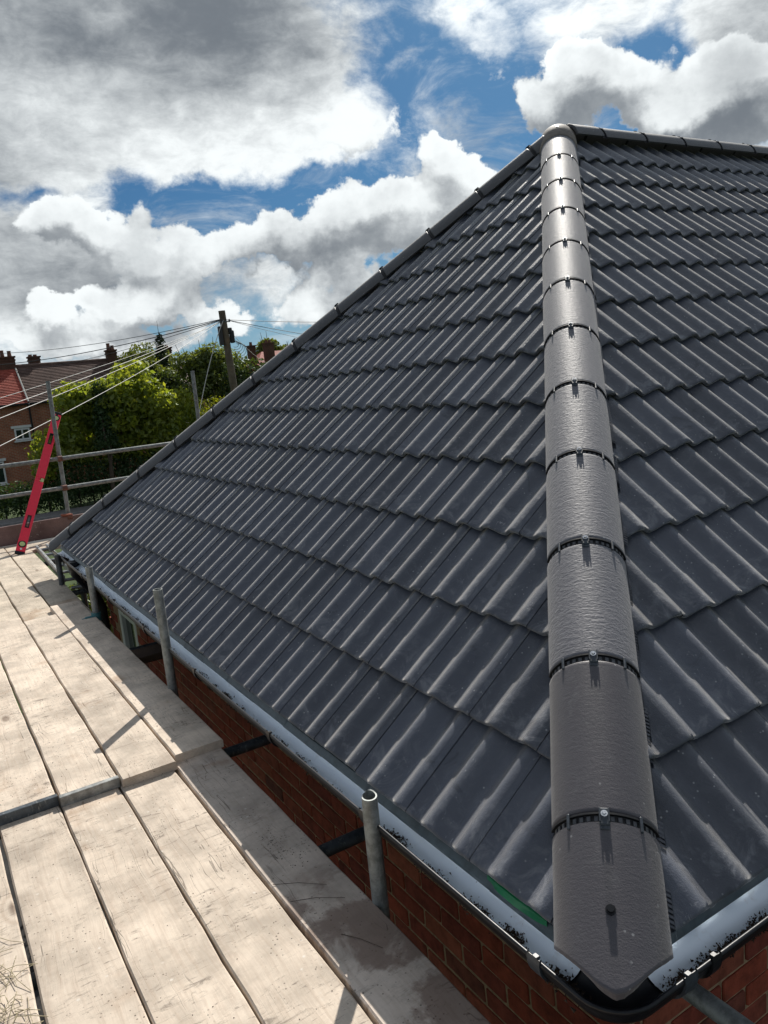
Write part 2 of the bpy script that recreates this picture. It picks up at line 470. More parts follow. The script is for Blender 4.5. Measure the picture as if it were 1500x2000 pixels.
def wood_material(name, light, dark, stain=0.0):
    m, k, out = material(name)
    p, v, rnd = obj_coords(k)
    wob = k.n('TexNoise', {'Vector': p, 'Scale': 3.2, 'Detail': 3}).outputs[1]
    pw = k.vmath('ADD', p, k.scale(k.vmath('SUBTRACT', wob, (.5, .5, .5)), .05))
    g = k.noise(k.vmath('MULTIPLY', pw, (1, .03, 1)), 110, 5, .6)
    ring = k.noise(k.vmath('MULTIPLY', pw, (1, .05, 1)), 26, 3, .55)
    blot = k.noise(p, 4.5, 7, .65)
    base = k.mix(k.ramp(blot, .34, .68), light, tuple(c * .62 for c in light))
    base = k.mix(k.math('MULTIPLY', k.ramp(g, .42, .70), .28), base, dark)
    base = k.mix(k.math('MULTIPLY', k.ramp(ring, .5, .8), .20), base, dark)
    # cross-wise scuffs and ground-in dirt
    sc = k.ramp(k.noise(k.vmath('MULTIPLY', p, (.28, 1, 1)), 42, 8, .72, .6), .53, .68)
    zone = k.ramp(k.noise(p, 2.6, 4, .6), .40, .62)
    base = k.mix(k.math('MULTIPLY', k.math('MULTIPLY', sc, zone), .8), base, (.13, .105, .085))
    sc2 = k.ramp(k.noise(k.vmath('MULTIPLY', p, (.22, 1, 1)), 90, 6, .75, .4), .57, .66)
    base = k.mix(k.math('MULTIPLY', k.math('MULTIPLY', sc2, k.ramp(k.noise(p, 1.7, 3, .6), .42, .58)), .7), base, (.12, .10, .085))
    crk = k.ramp(k.math('ABSOLUTE', k.math('SUBTRACT', k.noise(k.vmath('MULTIPLY', pw, (1, .022, 1)), 34, 2, .4), .5)), .0, .010, 1, 0)
    crk = k.math('MULTIPLY', crk, k.ramp(k.noise(k.vmath('MULTIPLY', p, (1, .5, 1)), 5, 2), .5, .6))
    base = k.mix(k.math('MULTIPLY', crk, .6), base, (.06, .045, .035))
    dots = k.math('MULTIPLY', k.ramp(k.voro(p, 62), .07, .11, 1, 0), k.ramp(k.noise(p, 5.5, 3, .6), .47, .6))
    base = k.mix(k.math('MULTIPLY', dots, .75), base, (.035, .03, .028))
    kc = k.vmath('MULTIPLY', p, (1, .45, 1))
    kn = k.voro(kc, 4.6)
    core = k.math('MULTIPLY', k.ramp(kn, .035, .075, 1, 0), k.ramp(k.noise(p, 1.3, 1), .48, .56))
    halo = k.math('MULTIPLY', k.ramp(k.math('ABSOLUTE', k.math('SUBTRACT', kn, .10)), 0, .022, 1, 0), k.ramp(k.noise(p, 1.3, 1), .48, .56))
    base = k.mix(k.math('MULTIPLY', core, .7), base, (.11, .065, .04))
    base = k.mix(k.math('MULTIPLY', halo, .35), base, dark)
    spl = k.math('MULTIPLY', k.ramp(k.voro(k.vmath('ADD', p, (2, 2, 2)), 24), .03, .09, 1, 0), k.ramp(k.noise(p, 3.3, 2), .52, .6))
    base = k.mix(k.math('MULTIPLY', spl, .6), base, (.72, .68, .62))
    rust = k.ramp(k.noise(k.vmath('ADD', p, (5, 5, 5)), 3.0, 4, .6), .60, .74)
    base = k.mix(k.math('MULTIPLY', rust, .35), base, (.30, .15, .06))
    if stain:
        s_ = k.ramp(k.noise(v, 4.0, 6, .6, .4), .44, .53)
        yy = k.n('SeparateXYZ', {0: v}).outputs[1]
        s_ = k.math('MULTIPLY', s_, k.ramp(yy, .30, .02, 0, 1))
        base = k.mix(k.math('MULTIPLY', s_, stain), base, (.16, .10, .075))
    base = k.scale(base, k.ramp(rnd, 0, 1, .92, 1.08, False))
    h = k.math('ADD', k.math('MULTIPLY', g, .6), k.math('SUBTRACT', k.math('MULTIPLY', sc, -.35), k.math('MULTIPLY', crk, 1.2)))
    pbr(k, out, base, .78, 0, h, .40, .003, .25)
    return m
def brick_material():
    m, k, out = material('red facing brick')
    p, v, rnd = obj_coords(k)
    cr = k.n('ValToRGB', {0: rnd})
    e = cr.color_ramp
    e.elements[0].position = 0; e.elements[0].color = (.27, .058, .034, 1)
    e.elements[1].position = 1; e.elements[1].color = (.36, .095, .052, 1)
    for pos, c in ((.25, (.31, .068, .037, 1)), (.5, (.22, .050, .034, 1)), (.66, (.34, .10, .058, 1)), (.82, (.30, .072, .042, 1)), (.90, (.13, .048, .036, 1))):
        q = e.elements.new(pos); q.color = c
    nz = k.noise(p, 18, 6, .65)
    base = k.scale(cr.outputs[0], k.ramp(nz, .3, .7, .55, 1.3, False))
    soot = k.ramp(k.noise(p, 6, 4, .6), .58, .75)
    base = k.mix(k.math('MULTIPLY', soot, .5), base, (.045, .028, .022))
    dr = k.noise(k.vmath('MULTIPLY', p, (1, 1, .05)), 160, 2)
    h = k.math('MULTIPLY_ADD', k.noise(p, 120, 4, .7), 1.0, k.math('MULTIPLY', dr, .5))
    pbr(k, out, base, .88, 0, h, .5, .004, .25)
    return m
def far_brick(name, c1, c2, mortar, sc):
    m, k, out = material(name)
    v = k.n('TexCoord').outputs['Object']
    s = k.n('SeparateXYZ', {0: v}).outputs
    uv = k.n('CombineXYZ', {0: k.math('ADD', s[0], s[1]), 1: s[2], 2: 0.0}).outputs[0]
    b = k.n('TexBrick', {'Vector': uv, 'Color1': (*c1, 1), 'Color2': (*c2, 1), 'Mortar': (*mortar, 1), 'Scale': sc, 'Mortar Size': .012, 'Brick Width': .225, 'Row Height': .077}).outputs[0]
    col = k.scale(b, k.ramp(k.noise(v, 1.3, 6, .65), .3, .7, .72, 1.22, False))
    pbr(k, out, col, .9, spec=.2)
    return m
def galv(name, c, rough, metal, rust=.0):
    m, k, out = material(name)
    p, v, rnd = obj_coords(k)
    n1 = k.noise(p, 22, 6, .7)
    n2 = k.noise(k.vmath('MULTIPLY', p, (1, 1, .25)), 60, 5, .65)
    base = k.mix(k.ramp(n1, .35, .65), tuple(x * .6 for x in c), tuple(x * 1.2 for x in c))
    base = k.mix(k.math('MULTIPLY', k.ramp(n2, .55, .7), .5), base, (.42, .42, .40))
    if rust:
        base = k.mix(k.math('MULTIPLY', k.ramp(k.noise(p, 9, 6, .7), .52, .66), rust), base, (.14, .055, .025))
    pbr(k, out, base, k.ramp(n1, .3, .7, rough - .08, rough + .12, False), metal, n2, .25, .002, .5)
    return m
def gutter_white():
    m, k, out = material('pale gutter inside')
    v = k.n('TexCoord').outputs['Object']
    n1 = k.noise(v, 14, 7, .7)
    col = k.mix(k.math('MULTIPLY', k.ramp(n1, .56, .74), .35), (.80, .88, .96), (.46, .43, .40))
    d = k.ramp(k.voro(v, 55), .04, .08, 1, 0)
    col = k.mix(k.math('MULTIPLY', k.math('MULTIPLY', d, k.ramp(k.noise(v, 7, 3), .48, .62)), .6), col, (.10, .085, .075))
    pbr(k, out, col, .42, .45, n1, .10, .004, .5)
    return m
def leaf_material(name, a, b, c, trans=.45):
    m, k, out = material(name)
    v = k.n('TexCoord').outputs['Object']
    geo = k.n('NewGeometry')
    rnd = geo.outputs['Random Per Island']
    cl = k.noise(v, .9, 3, .6)
    col = k.mix(rnd, a, b)
    col = k.mix(k.math('MULTIPLY', k.ramp(cl, .42, .66), .7), col, c)
    df = k.n('BsdfDiffuse', {0: col}).outputs[0]
    tr = k.n('BsdfTranslucent', {0: k.mix(1.0, col, (1.25, 1.15, .45), 'MULTIPLY')}).outputs[0]
    gl = k.n('BsdfGlossy', {0: (.5, .55, .5, 1), 1: .45}).outputs[0]
    mx = k.n('MixShader', {0: trans, 1: df, 2: tr}).outputs[0]
    mx = k.n('MixShader', {0: .05, 1: mx, 2: gl}).outputs[0]
    k.t.links.new(mx, out.inputs[0])
    return m
def row_roof(name, c, row, rough=.75):
    """far roof covering: rows and tiles too small to pick apart"""
    m, k, out = material(name)
    v = k.n('TexCoord').outputs['Object']
    n1 = k.noise(v, 1.1, 6, .65); n2 = k.noise(k.vmath('MULTIPLY', v, (1, 2.5, 2.5)), 6, 4, .7)
    col = k.scale(k.n('RGB').outputs[0], k.math('MULTIPLY', k.ramp(n1, .3, .7, .7, 1.3, False), k.ramp(n2, .3, .7, .62, 1.38, False)))
    k.t.nodes['RGB'].outputs[0].default_value = (*c, 1)
    pbr(k, out, col, rough, 0, n2, .5, .05, .3)
    return m

M_TILE = tile_material()
M_HIP = hip_material('rippled hip tile', .75, (.135, .134, .152), (.18, .176, .196), .60)
M_HIP2 = hip_material('smooth hip tile', .16, (.070, .065, .074), (.102, .094, .105), .50)
M_RIDGE = hip_material('ridge tile', .45, (.078, .080, .088), (.11, .11, .118), .55)
M_CAP = plain('buff apex cap', (.20, .175, .15), .7, 0, .3, 30)
M_BLACK = plain('black plastic', (.009, .010, .013), .36, 0, .3, 40, .35)
M_CLIP = plain('slate grey plastic', (.035, .045, .058), .45, 0, .3, 60)
M_SEAL = plain('black rubber seal', (.008, .008, .010), .55, 0, .3, 60)
M_TOOTH = plain('grey seal tooth', (.075, .078, .085), .55, 0, .3, 60)
M_STEEL = plain('bright steel', (.75, .76, .78), .22, 1, .1, 80)
M_DARK = plain('roof underlay', (.012, .013, .016), .85, 0, .3, 12)
M_FLASH = plain('pleated flashing', (.030, .036, .050), .42, 0, .3, 40)
M_GREEN = plain('green membrane', (.010, .20, .075), .4, 0, .2, 20)
M_TRAY = plain('eaves tray', (.070, .095, .105), .42, 0, .3, 25)
M_BRICK = brick_material()
M_MORTAR = plain('brown mortar', (.34, .24, .15), .95, 0, .35, 40, .2, .5)
M_LOWBRICK = far_brick('lower brickwork', (.24, .062, .03), (.185, .05, .028), (.17, .115, .07), 1.0)
M_WOOD = wood_material('pale scaffold board', (.69, .588, .482), (.36, .262, .19))
M_WOODS = wood_material('stained scaffold board', (.68, .585, .50), (.38, .29, .22), .68)
M_WOODF = wood_material('far scaffold board', (.64, .55, .44), (.28, .21, .15))
M_TOE = wood_material('weathered toe board', (.25, .165, .15), (.10, .065, .06))
M_OLDWOOD = wood_material('dark timber', (.10, .065, .045), (.04, .025, .02))
M_GALV = galv('galvanised tube', (.27, .29, .285), .55, .4, .12)
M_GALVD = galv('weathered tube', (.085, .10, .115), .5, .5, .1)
M_COUPLER = galv('rusty coupler', (.22, .10, .075), .65, .3, .5)
M_BAND = galv('end band', (.33, .34, .33), .5, .5, .2)
M_ALU = galv('dull aluminium', (.40, .41, .41), .42, .7)
M_GWHITE = gutter_white()
M_RED = plain('red level body', (.95, .024, .065), .34, 0, .05, 40)
M_VIAL = plain('level vial', (.62, .70, .30), .2, 0, .1, 40)
M_UPVC = plain('white window frame', (.75, .76, .76), .35, 0, .06, 20)
M_GLASS = plain('dark window glass', (.02, .035, .03), .06, 0, .3, 6, .8, 0)
M_SOIL = plain('gutter soil', (.050, .036, .027), .95, 0, .6, 60, .2)
M_GRIT = plain('grit', (.05, .045, .042), .95, 0, .5, 60, .2)
M_STRAW = plain('dry grass', (.36, .31, .20), .8, 0, .3, 40, .3)
M_POLE = wood_material('tarred pole', (.17, .135, .10), (.07, .055, .045))
M_CABLEW = plain('grey cable', (.55, .54, .52), .6, 0, .1, 2)
M_CABLEB = plain('black cable', (.03, .03, .035), .6, 0, .1, 2)

# ------------------------------------------------------------------ ground, road
GZ = -4.2
def sheet(name, x0, x1, y0, y1, z, m, sub=1):
    mb = MB()
    for i in range(sub):
        for j in range(sub):
            xa, xb = x0 + (x1 - x0) * i / sub, x0 + (x1 - x0) * (i + 1) / sub
            ya, yb = y0 + (y1 - y0) * j / sub, y0 + (y1 - y0) * (j + 1) / sub
            mb.quad((xa, ya, z), (xb, ya, z), (xb, yb, z), (xa, yb, z))
    return mb.build(name, m, kind='structure')
M_LAWN = plain('lawn', (.045, .070, .022), .95, 0, .5, 3, .2)
M_ROAD = plain('asphalt', (.055, .057, .060), .9, 0, .3, 8, .3)
M_PAVE = plain('pavement', (.16, .155, .15), .9, 0, .25, 6, .3)
M_KERB = plain('kerbstone', (.24, .235, .225), .9, 0, .2, 6, .3)
sheet('ground', -700, 900, -500, 1200, GZ, M_LAWN)
sheet('shade_ground', -9, 12, -12, 14, GZ + .004, plain('dark paving', (.035, .034, .033), .95, 0, .4, 3, .2))  # dark sheet added so the gaps between the boards read as shade
sheet('road', -80, 110, 33.0, 39.6, GZ + .004, M_ROAD)
MB().box((15, 40.6, GZ + .055), (190, 1.8, .11)).build('pavement', M_PAVE, kind='structure')
MB().box((15, 39.64, GZ + .06), (190, .12, .125)).build('kerb', M_KERB, kind='structure')

# ------------------------------------------------------------------ the tiled house
W = 6.622
TP = 0.8518
PITCH = math.atan(TP)
CP, SP = math.cos(PITCH), math.sin(PITCH)
XE = 9.0                                  # gable end, far outside the picture
GAU, CW = 0.3295, 0.2955
HALF = W / 2
house = thing('brick_house', (4.0, W / 2, GZ), 'red brick house under a dark grey tiled hip roof beside the scaffold boards', 'house')

def face_frame(face):
    if face == 'A': u, v, n = Vector((0, -1, 0)), Vector((CP, 0, SP)), Vector((-SP, 0, CP))
    else: u, v, n = Vector((1, 0, 0)), Vector((0, CP, SP)), Vector((0, -SP, CP))
    return u, v, n
# underlay: the roof body the tiles lie on
mb = MB()
e, dz = .05, -.075
A_, B_, C_, D_ = (e, e, e * TP + dz), (XE, e, e * TP + dz), (XE, W - e, e * TP + dz), (e, W - e, e * TP + dz)
P_, Q_ = (HALF, HALF, HALF * TP + dz), (XE, HALF, HALF * TP + dz)
mb.add([A_, B_, C_, D_, P_, Q_], [(0, 4, 3), (0, 1, 5, 4), (3, 4, 5, 2), (1, 2, 5), (0, 3, 2, 1)])
roof = mb.build('roof', M_DARK, house)

TH = .019
def profile(uu):
    d = ((uu - .115) / (CW / 2)) % 1.0
    return .0305 * (((1 + math.cos(2 * math.pi * d)) / 2) ** 1.0) - .015
def tile_mesh(seed=0, nseg=20, length=.405, u0=0.0):
    rg = random.Random(seed)
    w = CW - .0015
    us = [0, .006] + [.012 + (w - .012) * i / (nseg - 2) for i in range(nseg - 1)]
    jit = [rg.uniform(-.0012, .0012) for _ in us]
    vs, fs, sm = [], [], []
    def row(v, dn, j=False):
        k = len(vs)
        for i, a in enumerate(us):
            vs.append((a, v + (jit[i] if j else 0), profile(a) - .083 * v + dn - .0022 * max(0, 1 - a / .012)))
        return k
    def strip(a, b, smooth):
        for i in range(nseg):
            fs.append((a + i, a + i + 1, b + i + 1, b + i)); sm.append(smooth)
    r0 = row(.010, 0); rm = row(.017, 0); r1 = row(length, 0); strip(r0, rm, True); strip(rm, r1, True)
    e0 = row(.002, -.0022, True); strip(e0, r0, True)
    f0 = row(.0, -.006, True); strip(f0, e0, True)
    g0 = row(.0, -.006, True); b0 = row(.004, -TH); strip(b0, g0, False)
    b1 = row(.06, -TH); strip(b1, b0, False)
    for i, flip in ((nseg, True),):
        q = [r0 + i, r1 + i]
        o = len(vs)
        vs.append((us[i], length, vs[r1 + i][2] - .014)); vs.append((us[i], .004, vs[b0 + i][2]))
        f = [f0 + i, r0 + i, r1 + i, o, o + 1]
        fs.append(tuple(reversed(f)) if not flip else tuple(f)); sm.append(False)
    m = bpy.data.meshes.new('tile')
    m.from_pydata(vs, [], fs)
    m.polygons.foreach_set('use_smooth', sm)
    m.materials.append(M_TILE)
    m.update()
    return m
TILES = [tile_mesh(i) for i in range(6)]
def cut_tile(src, mw, planes):
    bm = bmesh.new(); bm.from_mesh(src)
    inv = mw.inverted()
    for co, no in planes:
        lco = inv @ co; lno = (mw.to_3x3().transposed() @ no).normalized()
        g = bm.verts[:] + bm.edges[:] + bm.faces[:]
        bmesh.ops.bisect_plane(bm, geom=g, dist=1e-5, plane_co=lco, plane_no=lno, clear_outer=True)
    if not bm.faces:
        bm.free(); return None
    m = bpy.data.meshes.new('cut_tile'); bm.to_mesh(m); bm.free()
    m.materials.append(M_TILE)
    return m
SQ = 1 / math.sqrt(2)
stuff_tiles = []
n_tile = 0
def near_limit(x, y): return x < HALF + 3.6
for face in 'AB':
    u, v, n = face_frame(face)
    for c in range(14):
        s = c * GAU
        if s > HALF / CP - .10: continue
        base_x = s * CP; base_z = s * SP
        if face == 'A':
            j0 = .479 - 20 * CW
            ks = range(0, 50)
        else:
            j0 = .2765 + .0325 - 4 * CW
            ks = range(0, 40)
        for q in ks:
            a0 = j0 + q * CW                 # joint position along the eave (the tile's low end of a)
            if face == 'A':
                a1 = a0 + CW                 # u runs towards -y: the tile starts at y = a1
                if a0 > W - base_x + .05 or a1 < base_x - .05: continue
                org = Vector((base_x, a1, base_z))
            else:
                a1 = a0 + CW
                if a1 < base_x - .05 or a0 > XE - .02: continue
                org = Vector((a0, base_x, base_z))
            rg = random.Random(c * 1000 + q * 7 + (0 if face == 'A' else 500000))
            mw = Matrix((( u.x, v.x, n.x, org.x), (u.y, v.y, n.y, org.y), (u.z, v.z, n.z, org.z), (0, 0, 0, 1)))
            mw = mw @ Matrix.Translation((rg.uniform(-.0005, .0005), rg.uniform(-.003, .003), rg.uniform(-.0005, .0005))) @ Matrix.Rotation(R(rg.uniform(-.12, .12)), 4, 'Z') @ Matrix.Rotation(R(rg.uniform(-.12, .12)), 4, 'X')
            src = TILES[rg.randrange(6)]
            planes = []
            m_ = .055
            top = base_x + .41 * CP
            if face == 'A':
                if a0 < top + m_ + .02: planes.append((Vector((m_ * SQ, -m_ * SQ, 0)) * -1 + Vector((0, 0, 0)), Vector((SQ, -SQ, 0))))
                if a1 > W - top - m_ - .02: planes.append((Vector((-m_ * SQ, W - m_ * SQ, 0)), Vector((SQ, SQ, 0))))
            else:
                if a0 < top + m_ + .02: planes.append((Vector((m_ * SQ, -m_ * SQ, 0)), Vector((-SQ, SQ, 0))))
                if a1 > XE: planes.append((Vector((XE, 0, 0)), Vector((1, 0, 0))))
            if top > HALF - .03:
                planes.append((Vector((HALF - .03, HALF - .03, 0)), Vector((1, 0, 0)) if face == 'A' else Vector((0, 1, 0))))
            mesh = src
            if planes:
                mesh = cut_tile(src, mw, planes)
                if mesh is None: continue
            vis = True
            if face == 'B':
                # the frame's right edge crosses the eave near x = 0.6 and the ridge near x = 5.7
                lim = .62 + (base_x / HALF) * 4.6 + .75
                vis = a0 < lim
            if vis:
                inst('tile', mesh, mw, roof); n_tile += 1
            else:
                stuff_tiles.append((mesh, mw))
mb = MB()
for mesh, mw in stuff_tiles:
    vs = [mw @ p.co for p in mesh.vertices]
    mb.add(vs, [tuple(p.vertices) for p in mesh.polygons], True)
mb.build('further_tiles', M_TILE, roof, kind='stuff')
print('TILES', n_tile, len(stuff_tiles))

# ---- hip and ridge tiles
RAD, HT = .125, .017
def arch(length, rad=RAD, th=HT, half=R(80), n=20, cutplanes=None, nose=False):
    """half round tile, x across, y along, crest at z = 0"""
    mb = MB()
    ang = [-half + 2 * half * i / n for i in range(n + 1)]
    def ring(y, r_): return [(r_ * math.sin(a), y, r_ * math.cos(a) - rad) for a in ang]
    def strip(a, b, sm=True, flip=False):
        fs = [(i, i + 1, n + 2 + i, n + 1 + i) for i in range(n)]
        if flip: fs = [tuple(reversed(f)) for f in fs]
        mb.add(a + b, fs, sm)
    def strips(rows):
        m_ = n + 1
        vs = [p for r_ in rows for p in r_]
        mb.add(vs, [(j * m_ + i, j * m_ + i + 1, (j + 1) * m_ + i + 1, (j + 1) * m_ + i) for j in range(len(rows) - 1) for i in range(n)], True)
    strips([ring(0, rad - .005), ring(.0015, rad - .0015), ring(.005, rad), ring(.011, rad), ring(length - .011, rad), ring(length - .005, rad), ring(length - .0015, rad - .0015), ring(length, rad - .005)])
    strip(ring(0, rad - th), ring(length, rad - th), True, True)
    strip(ring(0, rad - th), ring(0, rad - .005), False)
    strip(ring(length, rad - .005), ring(length, rad - th), False)
    for i in (0, n):
        q = [ring(0, rad - .005)[i], ring(length, rad - .005)[i], ring(length, rad - th)[i], ring(0, rad - th)[i]]
        mb.add(q, [(0, 1, 2, 3)])
    return mb
def frame_matrix(p, d, up):
    y = d.normalized(); x = y.cross(up).normalized(); z = x.cross(y).normalized()
    return Matrix(((x.x, y.x, z.x, p.x), (x.y, y.y, z.y, p.y), (x.z, y.z, z.z, p.z), (0, 0, 0, 1)))
HZ = .0565
NN = math.sqrt(2 + TP * TP)
HD = Vector((1, 1, TP)) / NN
FD = Vector((1, -1, TP)) / NN
UP = Vector((0, 0, 1))
GAP = .024
PITCHL = .455
HIPM = arch(PITCHL - GAP).mesh('hip_tile', M_HIP)
HIPM2 = arch(PITCHL - GAP).mesh('hip_tile', M_HIP2)
RIDM = arch(PITCHL - GAP, half=R(76)).mesh('ridge_tile', M_RIDGE)
def seal_meshes():
    mb = MB(); n = 24; h = R(80)
    r1 = RAD - .007
    a = [(r1 * math.sin(-h + 2 * h * i / n), -.012, r1 * math.cos(-h + 2 * h * i / n) - RAD) for i in range(n + 1)]
    b = [(x, GAP + .012, z) for x, _, z in a]
    mb.add(a + b, [(i, i + 1, n + 2 + i, n + 1 + i) for i in range(n)], True)
    # rim that stands over the joint's upper edge
    for i in range(n):
        t0, t1 = -h + 2 * h * i / n, -h + 2 * h * (i + 1) / n
        def P(t, r_, y): return (r_ * math.sin(t), y, r_ * math.cos(t) - RAD)
        mb.add([P(t0, RAD - .006, GAP - .006), P(t1, RAD - .006, GAP - .006), P(t1, RAD + .0015, GAP - .006), P(t0, RAD + .0015, GAP - .006),
                P(t0, RAD + .0015, GAP - .001), P(t1, RAD + .0015, GAP - .001)], [(0, 1, 2, 3), (3, 2, 5, 4)], False)
    seal = mb.mesh('joint_seal', M_SEAL)
    mb = MB()
    for i in range(17):
        t = -R(68) + R(136) * i / 16
        if abs(i - 8) < 1 or i in (3, 13): continue
        rot = Matrix.Rotation(t, 3, 'Y')
        mb.box(rot @ Vector((0, GAP / 2 - .003, RAD - .006)) - Vector((0, 0, RAD)), (.009, GAP - .012, .005), rot)
    teeth = mb.mesh('seal_teeth', M_TOOTH)
    mb = MB()
    mb.bbox((0, .010, .003), (.024, .042, .009), .003)
    mb.bbox((-.010, .012, .0085), (.0035, .034, .005), .001)
    mb.bbox((.010, .012, .0085), (.0035, .034, .005), .001)
    mb.bbox((0, -.014, .000), (.021, .012, .006), .002)
    clip = mb.mesh('centre_clip', M_CLIP)
    mb = MB()
    mb.bbox((0, .009, .002), (.008, .038, .007), .002)
    side = mb.mesh('side_clip', M_CLIP)
    mb = MB()
    mb.tube([(0, .016, .007), (0, .016, .0090)], .0080, 14)
    mb.tube([(0, .016, .0090), (0, .016, .0130)], [.0055, .0043], 6, smooth=False)
    screw = mb.mesh('screw', M_STEEL)
    return seal, teeth, clip, side, screw
SEAL, TEETH, CLIP, SIDE, SCREW = seal_meshes()
def joint(p, d):
    mw = frame_matrix(p, d, UP)
    inst('joint_seal', SEAL, mw, roof)
    inst('seal_teeth', TEETH, mw, roof)
    inst('centre_clip', CLIP, mw, roof)
    inst('screw', SCREW, mw, roof)
    for t in (-R(40), R(40)):
        rot = Matrix.Rotation(t, 4, 'Y')
        inst('side_clip', SIDE, mw @ Matrix.Translation((0, 0, -RAD)) @ rot @ Matrix.Translation((0, 0, RAD)), roof)
APEX = Vector((HALF, HALF, HALF * TP + HZ))
S0 = .280
LAST = APEX.length
for i in range(0, 12):
    s = S0 + i * PITCHL
    p = Vector((0, 0, HZ)) + HD * s
    if i < 11:
        joint(p - HD * (GAP / 2), HD)
        ln = PITCHL - GAP if i < 10 else LAST - .20 - s
        me = (HIPM if i > 0 else HIPM2) if i < 10 else arch(ln).mesh('hip_tile', M_HIP)
        rgj = random.Random(i)
        mw = frame_matrix(p + HD * (GAP / 2) + UP * rgj.uniform(-.0015, .0015), HD, UP) @ Matrix.Rotation(R(rgj.uniform(-.5, .5)), 4, 'Y') @ Matrix.Rotation(R(rgj.uniform(-.2, .2)), 4, 'Z')
        inst('hip_tile', me, mw, roof)
# the lowest hip tile: mitred to the corner
def mitred():
    L = .62
    p0 = Vector((0, 0, HZ)) + HD * (S0 - GAP / 2 - L)
    mw = frame_matrix(p0, HD, UP)
    n, half, rad = 40, R(80), RAD
    ang = [-half + 2 * half * i / n for i in range(n + 1)]
    # how far back the mitre saw went at each angle round the tile (crest first)
    tab = [(0, -.084), (10, -.0755), (20, -.0595), (30, -.041), (40, -.024), (50, -.0094), (60, .0038), (70, .0154), (80, .0245)]
    b0 = S0 - GAP / 2 - L
    ys = [float(np.interp(abs(math.degrees(a)), [q[0] for q in tab], [q[1] for q in tab])) - b0 for a in ang]
    ys = [ys[0]] + [(ys[i - 1] + 2 * ys[i] + ys[i + 1]) / 4 + random.uniform(-.0008, .0008) for i in range(1, n)] + [ys[-1]]
    def ring(off, r_): return [(r_ * math.sin(a), y + off, r_ * math.cos(a) - rad) for a, y in zip(ang, ys)]
    def end(r_): return [(r_ * math.sin(a), L, r_ * math.cos(a) - rad) for a in ang]
    mb = MB(); m_ = n + 1
    rows = [ring(.0, rad - .003), ring(.003, rad), ring(.010, rad)] + [[tuple(Vector(p).lerp(Vector(q), f)) for p, q in zip(ring(.010, rad), end(rad))] for f in (.25, .5, .75, .965)] + [end(rad)]
    mb.add([p for r_ in rows for p in r_], [(j * m_ + i, j * m_ + i + 1, (j + 1) * m_ + i + 1, (j + 1) * m_ + i) for j in range(len(rows) - 1) for i in range(n)], True)
    th = .021
    a_, b_ = ring(.0, rad - .003), ring(-.005, rad - th)
    mb.add(a_ + b_, [(i + 1, i, m_ + i, m_ + i + 1) for i in range(n)])
    c_ = end(rad - th)
    mb.add(b_ + c_, [(i + 1, i, m_ + i, m_ + i + 1) for i in range(n)], True)
    for i in (0, n): mb.add([rows[0][i], rows[-1][i], c_[i], b_[i]], [(0, 1, 2, 3)])
    inst('hip_tile', mb.mesh('hip_tile', M_HIP2), mw, roof, label='lowest hip tile with its end cut to a point at the gutter corner')
    # screw in the middle of it
    q = Vector((0, 0, HZ)) + HD * (S0 - .205)
    mb = MB().tube([(0, 0, 0), (0, 0, .003)], .011, 14)
    mb.tube([(0, 0, .003), (0, 0, .010)], [.0085, .0075], 10, smooth=False)
    inst('screw', mb.mesh('screw', M_BLACK), frame_matrix(q, HD, UP), roof)
mitred()
# the far hip
for i in range(-1, 12):
    s = .216 + i * PITCHL
    p = Vector((0, W, HZ)) + FD * s
    if i >= 0:
        mwj = frame_matrix(p - FD * (GAP / 2), FD, UP)
        inst('joint_seal', SEAL, mwj, roof)
        inst('centre_clip', CLIP, mwj, roof)
        inst('screw', SCREW, mwj, roof)
    if i < 0:
        me = arch(PITCHL - GAP - .17).mesh('hip_tile', M_RIDGE)
        inst('hip_tile', me, frame_matrix(p + FD * (GAP / 2 + .17), FD, UP), roof)
    else:
        ln = PITCHL - GAP if i < 11 else LAST - .16 - s
        inst('hip_tile', RIDM if i < 11 else arch(ln).mesh('hip_tile', M_RIDGE), frame_matrix(p + FD * (GAP / 2), FD, UP), roof)
# the ridge
XD = Vector((1, 0, 0))
for i in range(-1, 13):
    if i < 0:
        inst('ridge_tile', arch(.27, half=R(76)).mesh('ridge_tile', M_RIDGE), frame_matrix(APEX + XD * .08 + UP * .004, XD, UP), roof)
        continue
    p = APEX + XD * (.364 + i * PITCHL)
    if p.x > XE - .3: break
    joint(p - XD * (GAP / 2), XD)
    inst('ridge_tile', RIDM, frame_matrix(p + XD * (GAP / 2), XD, UP), roof)
# rounded cap where hips and ridge meet
mb = MB()
nA, nB = 24, 8
for j in range(nB + 1):
    ph = (math.pi / 2) * j / nB
cap_len = .22
rows = []
RC = RAD + .006
ang = [-R(84) + R(168) * i / nA for i in range(nA + 1)]
for y in (-cap_len, -cap_len + .004, 0): rows.append([(RC * math.sin(a) * (1 if y > -cap_len else .97), y, (RC * math.cos(a)) * (1 if y > -cap_len else .97) - RAD) for a in ang])
for j in range(1, 7):
    ph = (math.pi / 2) * j / 6
    rows.append([(RC * math.sin(a) * math.cos(ph), RC * .8 * math.sin(ph), RC * math.cos(a) * math.cos(ph) ** .8 - RAD if j < 6 else -RAD + .02) for a in ang])
vs = [p for r_ in rows for p in r_]
m_ = nA + 1
mb.add(vs, [(j * m_ + i, j * m_ + i + 1, (j + 1) * m_ + i + 1, (j + 1) * m_ + i) for j in range(len(rows) - 1) for i in range(nA)], True)
inst('apex_cap', mb.mesh('apex_cap', M_CAP), frame_matrix(APEX - HD * .03, HD, UP), roof)
mwc = frame_matrix(APEX - HD * .10, HD, UP)
inst('screw', SCREW, mwc, roof)

